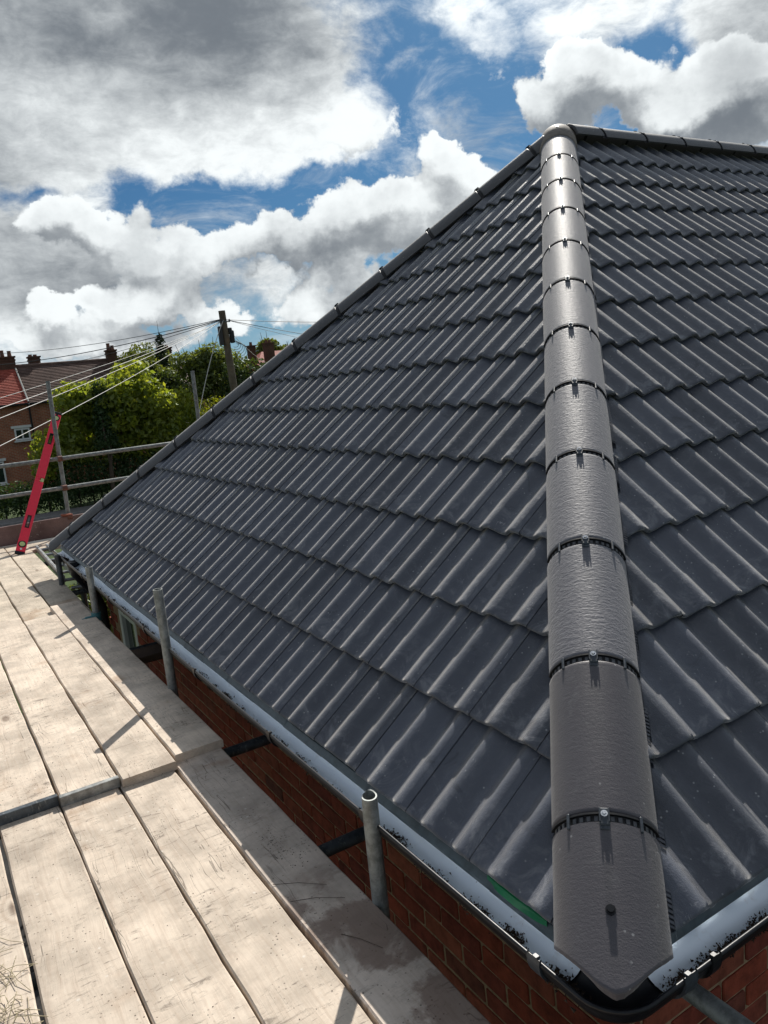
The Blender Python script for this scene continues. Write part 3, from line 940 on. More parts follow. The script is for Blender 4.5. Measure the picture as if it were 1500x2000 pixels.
# pleated flashing that shows beside the hip over the tile troughs
for face, sx in (('B', 1), ('A', -1)):
    mb = MB()
    side = Vector((SQ, -SQ, 0)) * sx
    down = (side - UP * (TP * SQ)).normalized()
    N = 900
    for i in range(N):
        s0_, s1_ = .16 + (LAST - .4) * i / N, .16 + (LAST - .4) * (i + 1) / N
        lift = .006 if i % 2 else .0015
        rgf = random.Random(i // 14 + (0 if sx > 0 else 999))
        wdt = .136 + rgf.uniform(-.006, .012) if sx > 0 else .128
        a = HD * s0_; b = HD * s1_
        nrm = UP * (lift - .002)
        mb.add([a + down * .07 + nrm, b + down * .07 + nrm, b + down * wdt * 1.08 + nrm, a + down * wdt * 1.08 + nrm,
                a + down * wdt * 1.12 + nrm - UP * .035, b + down * wdt * 1.12 + nrm - UP * .035], [(0, 1, 2, 3), (3, 2, 5, 4)])
    mb.build('hip_flashing', M_FLASH, roof)

# ------------------------------------------------------------------ walls
XW = .24
WEND = 6.02
mb = MB()
def wallbox(mb, x0, x1, y0, y1, z0, z1): mb.box(((x0 + x1) / 2, (y0 + y1) / 2, (z0 + z1) / 2), (x1 - x0, y1 - y0, z1 - z0))
WY0, WY1, WZ0, WZ1 = 5.06, 5.62, -1.55, -.44          # window opening in the near wall
wi = XW + .006                                         # the mortar lies behind the brick faces
mb = MB()
for (ya, yb, za, zb) in ((wi, WY0, -1.02, -.05), (WY1, WEND - .012, -1.02, -.05), (WY0, WY1, WZ1, -.05)):
    wallbox(mb, wi, wi + .2, ya, yb, za, zb)
wallbox(mb, wi + .2, XE - .3, wi, wi + .2, -1.02, -.05)
wall = mb.build('wall', M_MORTAR, house)
mb = MB()
for (ya, yb, za, zb) in ((XW, WY0, GZ - .1, -1.02), (WY1, WEND, GZ - .1, -1.02), (WY0, WY1, GZ - .1, WZ0)):
    wallbox(mb, XW, XW + .2, ya, yb, za, zb)
wallbox(mb, XW + .2, XE - .3, XW, XW + .2, GZ - .1, -1.02)
wallbox(mb, XW + .2, XE - .3, WEND - .2, WEND, GZ - .1, -.05)
wallbox(mb, XE - .5, XE - .3, XW + .2, WEND - .2, GZ - .1, -.05)
mb.build('lower_wall', M_LOWBRICK, house)
def brick_mesh(L, seed):
    rg = random.Random(seed)
    mb = MB().bbox((0, 0, 0), (.102, L, .0655), .004)
    mb.v = [(x + rg.uniform(-.0015, .0015), y + rg.uniform(-.002, .002), z + rg.uniform(-.0015, .0015)) for x, y, z in mb.v]
    return mb.mesh('brick', M_BRICK)
BR = [brick_mesh(.213, i) for i in range(5)]
BH = [brick_mesh(.102, 20 + i) for i in range(3)]
BMOD, BROW = .224, .0775
RZ = Matrix.Rotation(-math.pi / 2, 4, 'Z')
nb = 0
for rrow in range(9):
    z = -.375 - rrow * BROW
    off = (BMOD / 2 if rrow % 2 else 0)
    y = XW + .107 + off * 1.0
    k_ = 0
    while y < WEND - .05:
        if not (WY0 - .11 < y < WY1 + .11 and z > WZ0 and z < WZ1 + .02):
            if (y < 4.9 or rrow < 6):
                inst('brick', BR[(rrow * 3 + k_ * 7) % 5], Matrix.Translation((XW + .051 + random.uniform(-.002, .002), y, z)), wall); nb += 1
        y += BMOD; k_ += 1
    x = XW + .107 + (0 if rrow % 2 else BMOD / 2) - (.0 if rrow % 2 else 0)
    k_ = 0
    while x < 1.75:
        inst('brick', BR[(rrow * 5 + k_ * 3 + 1) % 5], Matrix.Translation((x, XW + .051 + random.uniform(-.002, .002), z)) @ RZ, wall); nb += 1
        x += BMOD; k_ += 1
print('BRICKS', nb)
# the rest of the brick courses, close under the eaves and out to the right
mb = MB()
for rrow in range(9):
    z = -.375 - rrow * BROW
    x = 1.75 + random.random() * .1
    while x < XE - .5:
        mb.bbox((x + .11, XW + .051, z), (.213, .102, .0655), .004); x += BMOD
for rrow in range(1, 4):
    z = -.375 + rrow * BROW
    y = XW + .107
    while y < WEND - .05:
        mb.box((XW + .051, y, z), (.102, .213, .0655)); y += BMOD
    x = XW + .107
    while x < XE - .5:
        mb.box((x, XW + .051, z), (.213, .102, .0655)); x += BMOD
mb.build('further_bricks', M_BRICK, wall, kind='stuff')
# fascia and soffit
mb = MB()
mb.box((.062, W / 2, -.105), (.018, W - .1, .17)); mb.box(((XE + .06) / 2, .062, -.105), (XE - .06 - .02, .018, .17))
mb.build('fascia', M_BLACK, house)
mb = MB()
mb.box((.155, W / 2, -.186), (.165, W - .14, .012)); mb.box(((XE + .24) / 2, .155, -.186), (XE - .24, .165, .012))
mb.box((XW + .1, (WEND + W - .08) / 2, -.186), (.2, W - .08 - WEND, .013))
mb.build('soffit', M_BLACK, house)
# window in the near wall
fr = MB()
wy, wz = (WY0 + WY1) / 2, (WZ0 + WZ1) / 2
ww, wh = WY1 - WY0, WZ1 - WZ0
fx = XW + .035
for (cy, cz, sy, sz) in ((WY0 + .035, wz, .07, wh), (WY1 - .035, wz, .07, wh), (wy, WZ1 - .04, ww - .14, .08), (wy, WZ0 + .035, ww - .14, .07), (wy, wz - .1, ww - .14, .05)):
    fr.bbox((fx, cy, cz), (.07, sy, sz), .006)
fr.bbox((XW - .01, wy, WZ0 - .02), (.12, ww + .06, .03), .006)
win = fr.build('window', M_UPVC, house)
MB().box((fx + .01, wy, wz), (.02, ww - .13, wh - .14)).build('pane', M_GLASS, win)

# ------------------------------------------------------------------ gutter
GC, GR, GZL = -.008, .056, -.052
def gutter_path():
    pts = [(Vector((GC, W + .02, 0)), Vector((-1, 0, 0)))]
    for y in np.linspace(W - .3, .35, 14): pts.append((Vector((GC, y, 0)), Vector((-1, 0, 0))))
    ra = .050
    cx = GC + ra
    for t in np.linspace(0, math.pi / 2, 11):
        o = Vector((-math.cos(t), -math.sin(t), 0))
        pts.append((Vector((cx, cx, 0)) + o * ra, o))
    for x in np.linspace(.35, XE, 10): pts.append((Vector((x, GC, 0)), Vector((0, -1, 0))))
    return pts
GP = gutter_path()
def sweep(prof, path, smooth=True, close=False):
    mb = MB()
    m_ = len(prof)
    vs = []
    for c, o in path:
        for a, z in prof: vs.append(c + o * a + UP * (GZL + z))
    fs = []
    for j in range(len(path) - 1):
        for i in range(m_ - 1 + (1 if close else 0)):
            fs.append((j * m_ + i, (j + 1) * m_ + i, (j + 1) * m_ + (i + 1) % m_, j * m_ + (i + 1) % m_))
    mb.add(vs, fs, smooth)
    return mb
outer = [(GR * math.cos(t), -GR * math.sin(t)) for t in np.linspace(0, math.pi, 15)]
lip = [(GR + .004, .0), (GR + .004, .007), (GR - .004, .008), (GR - .006, .002)]
prof = lip[::-1] + [(GR + .003, -.004)] + outer[1:]
# from the rolled lip down the outside and up the back
prof = [(GR - .006, .000), (GR - .005, .0065), (GR - .001, .008), (GR + .004, .0065), (GR + .0045, .0), (GR + .001, -.004)] + outer[1:] + [(-GR, .012)]
gut = sweep(prof, GP).build('gutter', M_BLACK, house)
inner_r = GR - .003
prof2 = [(inner_r * math.cos(t), -inner_r * math.sin(t) ) for t in np.linspace(.02, math.pi, 15)] + [(-inner_r, .012)]
GA = [q for q in GP if q[0].y > .3] + [(Vector((GC, .125, 0)), Vector((-1, 0, 0)))]
GB = [(Vector((.125, GC, 0)), Vector((0, -1, 0)))] + [q for q in GP if q[0].x > .3]
for seg in (GA, GB):
    sweep([(a, z + .0015) for a, z in prof2][::-1], seg).build('gutter_lining', M_GWHITE, gut)
# brackets and union pieces
def bracket(c, o, wdt=.03, big=False):
    mb = MB()
    t_ = Vector((-o.y, o.x, 0))
    r_ = GR + (.010 if big else .007)
    vs = []
    angs = np.linspace(-.25, math.pi * .62, 12)
    for sgn in (-1, 1):
        for a in angs: vs.append(c + o * (r_ * math.cos(a)) + UP * (GZL - r_ * math.sin(a)) + t_ * (sgn * wdt / 2))
    for sgn in (-1, 1):
        for a in angs: vs.append(c + o * ((r_ - .006) * math.cos(a)) + UP * (GZL - (r_ - .006) * math.sin(a)) + t_ * (sgn * wdt / 2))
    n_ = len(angs)
    fs = []
    for i in range(n_ - 1):
        fs += [(i, i + 1, n_ + i + 1, n_ + i), (2 * n_ + i, i, i + 1, 2 * n_ + i + 1), (3 * n_ + i, n_ + i, n_ + i + 1, 3 * n_ + i + 1)]
    mb.add(vs, fs)
    mb.bbox(c + o * (GR - .003) + UP * (GZL + .009), (.014, .016, .007), .002, Matrix.Rotation(math.atan2(o.y, o.x), 3, 'Z'))
    return mb
for y in (.92, 1.62, 2.5, 3.4, 4.3, 5.2, 6.1):
    bracket(Vector((GC, y, 0)), Vector((-1, 0, 0))).build('bracket', M_BLACK, gut)
for x in (.55, 1.4, 2.3):
    bracket(Vector((x, GC, 0)), Vector((0, -1, 0))).build('bracket', M_BLACK, gut)
bracket(Vector((GC, .17, 0)), Vector((-1, 0, 0)), .04).build('union_clip', M_CLIP, gut)
bracket(Vector((.15, GC, 0)), Vector((0, -1, 0)), .04).build('union_clip', M_CLIP, gut)
bracket(Vector((.235, GC, 0)), Vector((0, -1, 0)), .03).build('union_clip', M_BLACK, gut)
# eaves trays lapping into the gutter, and a strip of green membrane near the corner
y = .09
i = 0
while y < W - .1:
    L = min(.31, W - .05 - y)
    rg = random.Random(i)
    a, b = y, y + L + .012
    dz_ = .0025 * (i % 2) + rg.uniform(0, .001)
    MB().add([(.05, a, -.022 + dz_), (.05, b, -.022 + dz_), (.022, b, -.030 + dz_), (.022, a, -.030 + dz_), (.008, b, -.046 + dz_), (.008, a, -.046 + dz_), (.0072, b, -.054 + dz_), (.0072, a, -.054 + dz_)],
             [(0, 1, 2, 3), (3, 2, 4, 5), (5, 4, 6, 7)]).build('eaves_tray', M_TRAY, gut)
    y += L; i += 1
x = .12
while x < 2.2:
    L = .31
    MB().add([(x, .05, -.024), (x + L, .05, -.024), (x + L, .030, -.034), (x, .030, -.034), (x + L, .026, -.060), (x, .026, -.060)], [(0, 3, 2, 1), (3, 5, 4, 2)]).build('eaves_tray', M_TRAY, gut)
    x += L
mb = MB()
pts = [(.215, -.012), (.26, -.007), (.32, -.003), (.38, -.006), (.43, -.013)]
vs = []
for yy, b in pts: vs += [(.03, yy, -.014), (.010 - b * .5, yy, -.022), (.004 - b, yy, -.040)]
mb.add(vs, [(3 * i + k_, 3 * i + 3 + k_, 3 * i + 4 + k_, 3 * i + 1 + k_) for i in range(4) for k_ in range(2)])
mb.build('membrane_strip', M_GREEN, gut)
# downpipe at the far end of the wall
mb = MB().tube([(GC, 5.86, -.10), (GC, 5.86, -.17), (.06, 5.90, -.27), (.15, 5.95, -.42), (.18, 5.95, -.52), (.18, 5.95, GZ)], .036, 12)
mb.tube([(GC, 5.86, -.06), (GC, 5.86, -.13)], [.062, .044], 12)
mb.build('downpipe', M_BLACK, house)

# soil and moss washed into the gutter
def debris(name, spots, m, **kw):
    mb = MB()
    for (cx, cy, cz, sx, sy, n_, sz) in spots:
        for _ in range(n_):
            px, py = random.gauss(0, sx), random.gauss(0, sy)
            q = Vector((cx + px, cy + py, cz))
            s_ = sz * random.uniform(.4, 1.5)
            ax = Euler((random.uniform(0, 6), random.uniform(0, 6), random.uniform(0, 6))).to_matrix()
            lng = random.choice((1, 1, 2.6))
            vs = [q + ax @ Vector(p) * s_ for p in ((1 * lng, 0, 0), (-.6, .8, 0), (-.5, -.8, .1), (0, 0, .9))]
            mb.add(vs, [(0, 1, 2), (0, 3, 1), (1, 3, 2), (2, 3, 0)])
    return mb.build(name, m, **kw)
spots = []
gz = GZL - GR * .62
def gut_z(off): return GZL - math.sqrt(max(0, (GR - .004) ** 2 - off * off)) + .004
rg = random.Random(3)
y = .12
while y < 6.3:
    dens = rg.random()
    off = -rg.uniform(.008, .036)
    n_ = int(rg.uniform(25, 90) * (1.3 if y < 2.5 else .8))
    spots.append((GC + off, y, gut_z(off), .009, rg.uniform(.012, .045), int(n_ * 2.2), .0030))
    y += rg.uniform(.05, .17) if 2.6 < y < 4.2 else rg.uniform(.09, .24)
spots.append((GC - .015, 6.2, gut_z(.015), .02, .10, 260, .006))
spots.append((GC - .02, .13, gut_z(.02), .012, .03, 220, .004))
for x_ in (.19, .24, .30, .335, .40, .43, .47, .52, .6, .8, .9, 1.1):
    off = -rg.uniform(.016, .036)
    spots.append((x_, GC + off, gut_z(off), .016, .007, 190, .0034))
for x_ in (.165, .27, .36, .45, .55): spots.append((x_, GC - .012, gut_z(.012), .022, .010, 90, .0026))
debris('gutter_soil', spots, M_SOIL, kind='stuff', label='dark soil and moss crumbs lying in the pale gutter', cat='soil')

# ------------------------------------------------------------------ scaffold
scaf = thing('scaffold', (-.5, 4.5, GZ), 'grey steel tube scaffold with short posts by the gutter and far guard rails', 'scaffold')
RO, RI = .0242, .0195
def post(x, y, z0, z1, dx=0, dy=0, m=M_GALV, dent=False, n=20):
    mb = MB()
    hgt = z1 - z0
    mb.tube([(x - dx * hgt, y - dy * hgt, z0), (x - dx * .08, y - dy * .08, z1 - .08), (x, y, z1)], RO, n, False, True, RI)
    if dent:
        vs = []
        for (px, py, pz) in mb.v:
            w = max(0, min(1, (pz - (z1 - .05)) / .05))
            ux, uy = px - x, py - y
            # pinched rim: one side pressed in
            k_ = max(0, (-ux * .35 + uy * .94) / RO)
            px -= 0; 
            f = w * .42 * k_ ** 3
            vs.append((px - ux * f + .0, py - uy * f * 1.3, pz + w * .010 * (uy / RO) * (1 if uy > 0 else .3)))
        mb.v = vs
    return mb.build('post', m, scaf)
post(-.072, .853, GZ, .043, dent=True)
post(-.072, 2.925, GZ, .272)
post(-.085, 4.72, GZ, .095, m=M_GALV)
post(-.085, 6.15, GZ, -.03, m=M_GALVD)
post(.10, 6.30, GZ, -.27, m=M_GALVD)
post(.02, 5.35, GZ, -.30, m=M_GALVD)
FY = 8.97
post(.52, FY, GZ, 1.535, .015, 0)
post(2.28, FY, GZ, 1.515, .012, 0)
post(-1.25, FY, GZ, 1.5)
for z in (.615, .262):
    mb = MB().tube([(-2.4, FY - .048, z + .004), (.5, FY - .048, z), (2.6, FY - .048, z + .012)], RO, 16, False, True, RI)
    mb.build('guard_rail', M_GALV, scaf)
def coupler(x, y, z, m=M_COUPLER):
    mb = MB()
    mb.tube([(x, y, z - .028), (x, y, z + .028)], .034, 12)
    mb.tube([(x - .028, y - .048, z), (x + .028, y - .048, z)], .034, 12)
    mb.bbox((x, y - .024, z), (.05, .05, .05), .008)
    mb.tube([(x + .03, y - .03, z - .02), (x + .065, y - .03, z - .02)], .008, 8)
    mb.tube([(x + .04, y - .03, z - .02), (x + .055, y - .03, z - .02)], .014, 6, smooth=False)
    return mb.build('coupler', m, scaf)
for z in (.615, .262, -.095): coupler(.50, FY, z)
coupler(2.265, FY, .62); 
ZT = -.3625
for y_ in (1.27, 2.21, 4.0, 6.0, 7.6):
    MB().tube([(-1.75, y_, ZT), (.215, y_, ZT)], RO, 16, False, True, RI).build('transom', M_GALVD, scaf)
# ledgers that carry the transoms
for x_ in (-1.55,):
    MB().tube([(x_, -.8, ZT - .05), (x_, 9.2, ZT - .05)], RO, 12).build('ledger', M_GALV, scaf)
MB().tube([(.317, .235, -.266), (.317, -1.3, -.266)], RO, 18, False, True, RI).build('ledger', M_GALV, scaf)
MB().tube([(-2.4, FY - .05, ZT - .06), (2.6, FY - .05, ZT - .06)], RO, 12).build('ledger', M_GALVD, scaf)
# blue-green swivel coupler on the third post, and a short dark timber across to the wall
mb = MB().tube([(-.085, 4.72, -.30), (-.085, 4.72, -.24)], .035, 12).bbox((-.13, 4.70, -.27), (.08, .03, .035), .006).tube([(-.16, 4.70, -.27), (-.19, 4.70, -.27)], .012, 8)
mb.build('coupler', plain('teal paint', (.06, .20, .22), .5, 0, .3, 40), scaf)
MB().bbox((.03, 3.72, -.315), (.40, .19, .045), .005).build('timber_packer', M_OLDWOOD, None, (.03, 3.72, -.335), label='short dark timber laid between the boards and the brick wall', cat='timber')

# boards: (name of place, x0, x1, y0, y1, top, material, label)
def board(x0, x1, y0, y1, top, label, m=M_WOOD, yaw=0, band=None):
    cx, cy = (x0 + x1) / 2, (y0 + y1) / 2
    rg = random.Random(int((x0 * 31 + y0 * 17) * 100))
    mb = MB()
    w, L, t = x1 - x0, y1 - y0, .038
    # plank with softened, slightly uneven long edges
    N = 22
    sec = []
    for j in range(N + 1):
        y_ = -L / 2 + L * j / N
        e0, e1 = rg.uniform(-.0022, .0022), rg.uniform(-.0022, .0022)
        tz = rg.uniform(-.0008, .0008)
        c_ = .005
        sec.append([(-w / 2 + e0, y_, -t), (-w / 2 + e0, y_, -c_), (-w / 2 + e0 + c_, y_, tz), (w / 2 + e1 - c_, y_, tz), (w / 2 + e1, y_, -c_), (w / 2 + e1, y_, -t)])
    vs = [p for s_ in sec for p in s_]
    fs = []
    for j in range(N):
        for i in range(6):
            fs.append((j * 6 + i, j * 6 + (i + 1) % 6, (j + 1) * 6 + (i + 1) % 6, (j + 1) * 6 + i))
    fs = [tuple(reversed(f)) for f in fs]
    fs.append(tuple(range(6))); fs.append(tuple(reversed(range(N * 6, N * 6 + 6))))
    mb.add(vs, fs)
    ob = bpy.data.objects.new('scaffold_board', mb.mesh('scaffold_board', m))
    ob.location = (cx, cy, top); ob.rotation_euler = (R(rg.uniform(-.05, .05)), R(rg.uniform(-.25, .25)), R(yaw))
    link(ob, None, label, 'scaffold board', 'scaffold boards')
    if band:
        bd = MB()
        yb = -L / 2
        bd.box((0, yb - .001, -t / 2), (w + .003, .0016, t + .002))
        for zz in (.0012, -t - .001): bd.box((0, yb + .012, zz), (w + .003, .024, .0012))
        for sx in (-1, 1): bd.box((sx * (w / 2 + .003), yb + .012, -t / 2), (.0012, .024, t + .002))
        for q in range(9): bd.box((-w / 2 + w * (q + .5) / 9, yb - .0022, -t / 2), (w / 14, .001, .006))
        b_ = bpy.data.objects.new('end_band', bd.mesh('end_band', M_BAND if band == 1 else M_GALVD))
        link(b_, ob)
    return ob
ZL, ZU = -.300, -.262
board(-.305, -.092, -.9, 2.75, ZL, 'inner board nearest the gutter, greyish with a brown wet stain, in shade', M_WOODS)
board(-.537, -.318, -.9, 2.75, ZL, 'pale sunlit board next to the stained shaded board in the foreground')
board(-.763, -.544, -.9, 2.75, ZL, 'pale foreground board starting under the metal-banded board end')
board(-.986, -.769, -.9, 2.75, ZL, 'foreground board with an orange stain at the step under the dark board end')
board(-1.215, -.998, -.9, 2.75, ZL, 'foreground board with dry grass stalks lying on it')
board(-1.44, -1.222, -.9, 2.75, ZL, 'foreground board furthest from the gutter, beyond the one with dry grass')
board(-.306, -.090, 2.155, 5.29, ZU, 'inner board on the raised middle run, half in shade beside the tall post', M_WOOD, .35)
board(-.532, -.312, 2.095, 5.02, ZU, 'raised middle board with a clean blunt end face, second from the gutter', M_WOOD, .1)
board(-.762, -.540, 2.120, 5.16, ZU, 'raised middle board whose near end has a grey metal band', M_WOOD, 0, 1)
board(-.985, -.772, 2.140, 5.12, ZU, 'raised middle board with a black weathered near end, left of the banded one', M_WOOD, 0, 2)
board(-1.215, -.993, 2.14, 5.1, ZU, 'raised middle board furthest from the gutter, beyond the black ended one')
board(-.282, -.060, 4.55, 8.84, ZL, 'far inner board running up beside the aluminium ladder section', M_WOODF, -.15)
board(-.515, -.293, 4.55, 8.84, ZL, 'far board under the foot of the red spirit level', M_WOODF, -.2)
board(-.745, -.525, 4.55, 8.84, ZL, 'far board at the left edge beyond the raised run', M_WOODF, -.2)
# boards of the far run, laid across
ob = board(-.112, .112, -1.6, 1.5, ZL - .002, 'cross board of the far run, just beyond the ladder section', M_WOODF)
ob.location = (1.42, 8.35, ZL - .002); ob.rotation_euler = (0, 0, R(90))
ob = board(-.112, .112, -1.6, 1.5, ZL - .002, 'second cross board of the far run, against the toe board', M_WOODF)
ob.location = (1.42, 8.60, ZL - .002); ob.rotation_euler = (0, 0, R(90))
mb = MB().bbox((-.05, 8.925, ZL + .105), (4.6, .038, .225), .004)
mb.build('toe_board', M_TOE, None, (-.05, 8.925, ZL), label='purplish brown toe board on edge at the far end of the scaffold', cat='toe board')
M_BRICKBIT = plain('broken brick', (.24, .075, .045), .9, 0, .4, 30)

# ladder top in the gap by the far corner
def px_point(x, y, z): return Vector((x, y, z))
lad = thing('ladder', (.03, 7.3, -.337), 'dull aluminium ladder section lying beside the far boards below the roof corner', 'ladder')
la, lb = Vector((.005, 8.28, -.292)), Vector((-.030, 6.40, -.305))
off = Vector((.105, -.02, .0))
dirl = (lb - la)
lfoot = dirl * 3.2
for o_ in (Vector(), off):
    q = dirl.normalized()
    rot = q.to_track_quat('Y', 'Z').to_matrix()
    MB().bbox(la + o_ + dirl * .5, (.026, dirl.length, .066), .004, rot).build('stile', M_ALU, lad)
for i in range(7):
    p = la + dirl * (.08 + .19 * i)
    MB().tube([p, p + off], .014, 10).build('rung', M_ALU, lad)

# spirit level
LB, LT = Vector((-.195, 8.11, ZL)), Vector((.615, 9.25, 1.155))
lvl = thing('spirit_level', LB, 'long red spirit level leaning against the far guard rail', 'spirit level')
ax = (LT - LB).normalized()
toc = (CAM - (LB + LT) / 2); sidev = ax.cross(toc).normalized(); nrm = sidev.cross(ax).normalized()
if nrm.dot(toc) < 0: nrm = -nrm
rotl = Matrix((( sidev.x, ax.x, nrm.x), (sidev.y, ax.y, nrm.y), (sidev.z, ax.z, nrm.z)))
LL = (LT - LB).length
WL, TL = .098, .028
def lpt(a, b, c=0): return LB + ax * a + sidev * b + nrm * c
# body with through holes: built from rails and blocks round the openings
holes = [(.34, .50), (.97, 1.03), (LL - .50, LL - .34)]
body = MB()
segs = [.035] + [v_ for h in holes for v_ in h] + [LL - .035]
for i in range(0, len(segs), 2):
    a, b = segs[i], segs[i + 1]
    body.bbox(lpt((a + b) / 2, 0, .0), (WL, b - a, TL), .004, rotl)
for (a, b) in (holes[0], holes[2]):
    for sg in (-1, 1): body.bbox(lpt((a + b) / 2, sg * (WL / 2 - .017), 0), (.034, b - a, TL), .003, rotl)
a, b = holes[1]
body.bbox(lpt((a + b) / 2, -.022, 0), (WL - .044, b - a, TL), .003, rotl)
body.build('body', M_RED, lvl)
for (a, b) in ((0, .035), (LL - .035, LL)):
    MB().bbox(lpt((a + b) / 2, 0, 0), (WL + .004, b - a, TL + .004), .005, rotl).build('end_cap', M_BLACK, lvl)
for (a, b) in (holes[0], holes[2]):
    g = MB()
    for sg in (-1, 1):
        g.bbox(lpt((a + b) / 2, sg * .016, .002), (.010, b - a, TL + .006), .002, rotl)
        g.bbox(lpt((a if sg < 0 else b) - sg * .005, 0, .002), (.042, .010, TL + .006), .002, rotl)
    g.build('grip', M_BLACK, lvl)
for a in (.125, LL - .10):
    v_ = MB().tube([lpt(a, 0, TL / 2 - .002), lpt(a, 0, TL / 2 + .004)], .040, 20)
    v_.build('vial_ring', M_BLACK, lvl)
    MB().tube([lpt(a, 0, TL / 2 + .003), lpt(a, 0, TL / 2 + .006)], .028, 18).build('vial', M_VIAL, lvl)
MB().bbox(lpt(1.0, .028, 0), (.034, .05, .02), .004, rotl).build('vial', M_VIAL, lvl)
for a in (.065, LL - .05):
    MB().tube([lpt(a, .0, TL / 2 - .001), lpt(a, 0, TL / 2 + .003)], .012, 12).build('end_eye', M_BLACK if a > 1 else M_UPVC, lvl)

# brick bit at the foot of the far post
MB().bbox((.47, 8.925, ZL + .2325), (.13, .07, .03), .01, Euler((0, .08, .2)).to_matrix()).build('brick_fragment', M_BRICKBIT, None, (.47, 8.925, ZL + .218), label='small red brick fragment on top of the toe board by the far post', cat='brick fragment')

# dry grass and grit on the boards
mb = MB()
for _ in range(170):
    p = Vector((random.gauss(-1.09, .055), random.gauss(1.07, .17), ZL + .002 + random.random() * .006))
    if p.x > -1.0: continue
    a = random.gauss(1.2, .8); L = random.uniform(.03, .13)
    d = Vector((math.cos(a), math.sin(a), random.uniform(-.03, .06)))
    bend = Vector((random.uniform(-.01, .01), random.uniform(-.01, .01), .004))
    mb.tube([p - d * L / 2, p + bend, p + d * L / 2], .0009, 4, False)
mb.build('dry_grass', M_STRAW, None, kind='stuff', label='scattered dry grass stalks on the board at the lower left', cat='dry grass')
mb = MB()
def chips(n_, xr, yr, z, smin, smax):
    for _ in range(n_):
        q = Vector((random.uniform(*xr), random.uniform(*yr), z)); s_ = random.uniform(smin, smax)
        ax_ = Euler((0, 0, random.uniform(0, 6))).to_matrix()
        mb.add([q + ax_ @ Vector(p) * s_ for p in ((1.2, 0, 0), (-.6, .7, 0), (-.5, -.8, 0), (0, 0, .6))], [(0, 1, 2), (0, 3, 1), (1, 3, 2), (2, 3, 0)])
chips(260, (-1.2, -.1), (.3, 2.1), ZL + .0005, .0008, .0026)
chips(420, (-1.0, -.1), (2.2, 5.0), ZU + .0005, .0008, .0032)
chips(200, (-.75, -.07), (5.1, 8.6), ZL + .0005, .001, .004)
for _ in range(6):
    c0 = (random.uniform(-.28, -.12), random.uniform(1.2, 1.6))
    chips(24, (c0[0] - .03, c0[0] + .03), (c0[1] - .05, c0[1] + .05), ZL + .0005, .001, .0035)
mb.build('grit', M_GRIT, None, kind='stuff', label='dark grit and moss crumbs scattered on the boards', cat='grit')
# twigs lying across the stained board
for i, (xa, ya, xb, yb) in enumerate(((-.30, 1.13, -.165, 1.02), (-.29, 1.02, -.15, .93), (-.235, .80, -.17, .68))):
    MB().tube([(xa, ya, ZL + .003), ((xa + xb) / 2, (ya + yb) / 2 + .008, ZL + .005), (xb, yb, ZL + .003)], [.0009, .0008, .0005], 5).build('twig', M_SOIL, None, (xa, ya, ZL), label=['longest dark twig on the stained board, nearest the dirt patch', 'dark twig in the middle of the brown stain', 'short dark twig lowest on the stained board'][i], cat='twig', group='twigs on the stained board')

# ------------------------------------------------------------------ far houses
def sawtooth(mb, p00, p10, p11, p01, rows, lift):
    """roof slope of overlapping rows: p00-p10 is the eave, p01-p11 the ridge"""
    p00, p10, p11, p01 = map(Vector, (p00, p10, p11, p01))
    nrm = (p10 - p00).cross(p01 - p00).normalized()
    for i in range(rows):
        a, b = i / rows, (i + 1) / rows
        q0, q1 = p00.lerp(p01, a), p10.lerp(p11, a)
        q2, q3 = p10.lerp(p11, b), p00.lerp(p01, b)
        mb.add([q0 + nrm * lift, q1 + nrm * lift, q2, q3, q0, q1], [(0, 1, 2, 3), (4, 5, 1, 0)])
M_RROOF = row_roof('red roof tiles', (.36, .09, .065), .1)
M_BROOF = row_roof('brown roof tiles', (.14, .09, .075), .1)
M_FBRICK = far_brick('terrace brickwork', (.42, .135, .075), (.31, .10, .06), (.36, .26, .18), .8)
M_FBRICK2 = far_brick('sooty chimney brick', (.12, .05, .035), (.09, .04, .03), (.10, .08, .06), 1)
M_POT = plain('chimney pot clay', (.16, .075, .05), .85, 0, .3, 4)
def chimney(root, x, y, z0, z1, w, d, pots, label=None):
    mb = MB().box((x, y, (z0 + z1) / 2), (w, d, z1 - z0))
    mb.box((x, y, z1 + .05), (w + .12, d + .12, .1)); mb.box((x, y, z1 - .16), (w + .08, d + .08, .09))
    ch = mb.build('chimney', M_FBRICK2, root, **({'label': label} if label else {}))
    for px, h in pots:
        MB().tube([(x + px, y, z1 + .1), (x + px, y, z1 + .1 + h * .7), (x + px, y, z1 + .1 + h)], [.15, .12, .135], 10).build('chimney_pot', M_POT, ch)
EZ, RZd, HY, RY = 1.55, 4.02, 53.0, 56.6
HT_ = HY + 2 * (RY - HY)
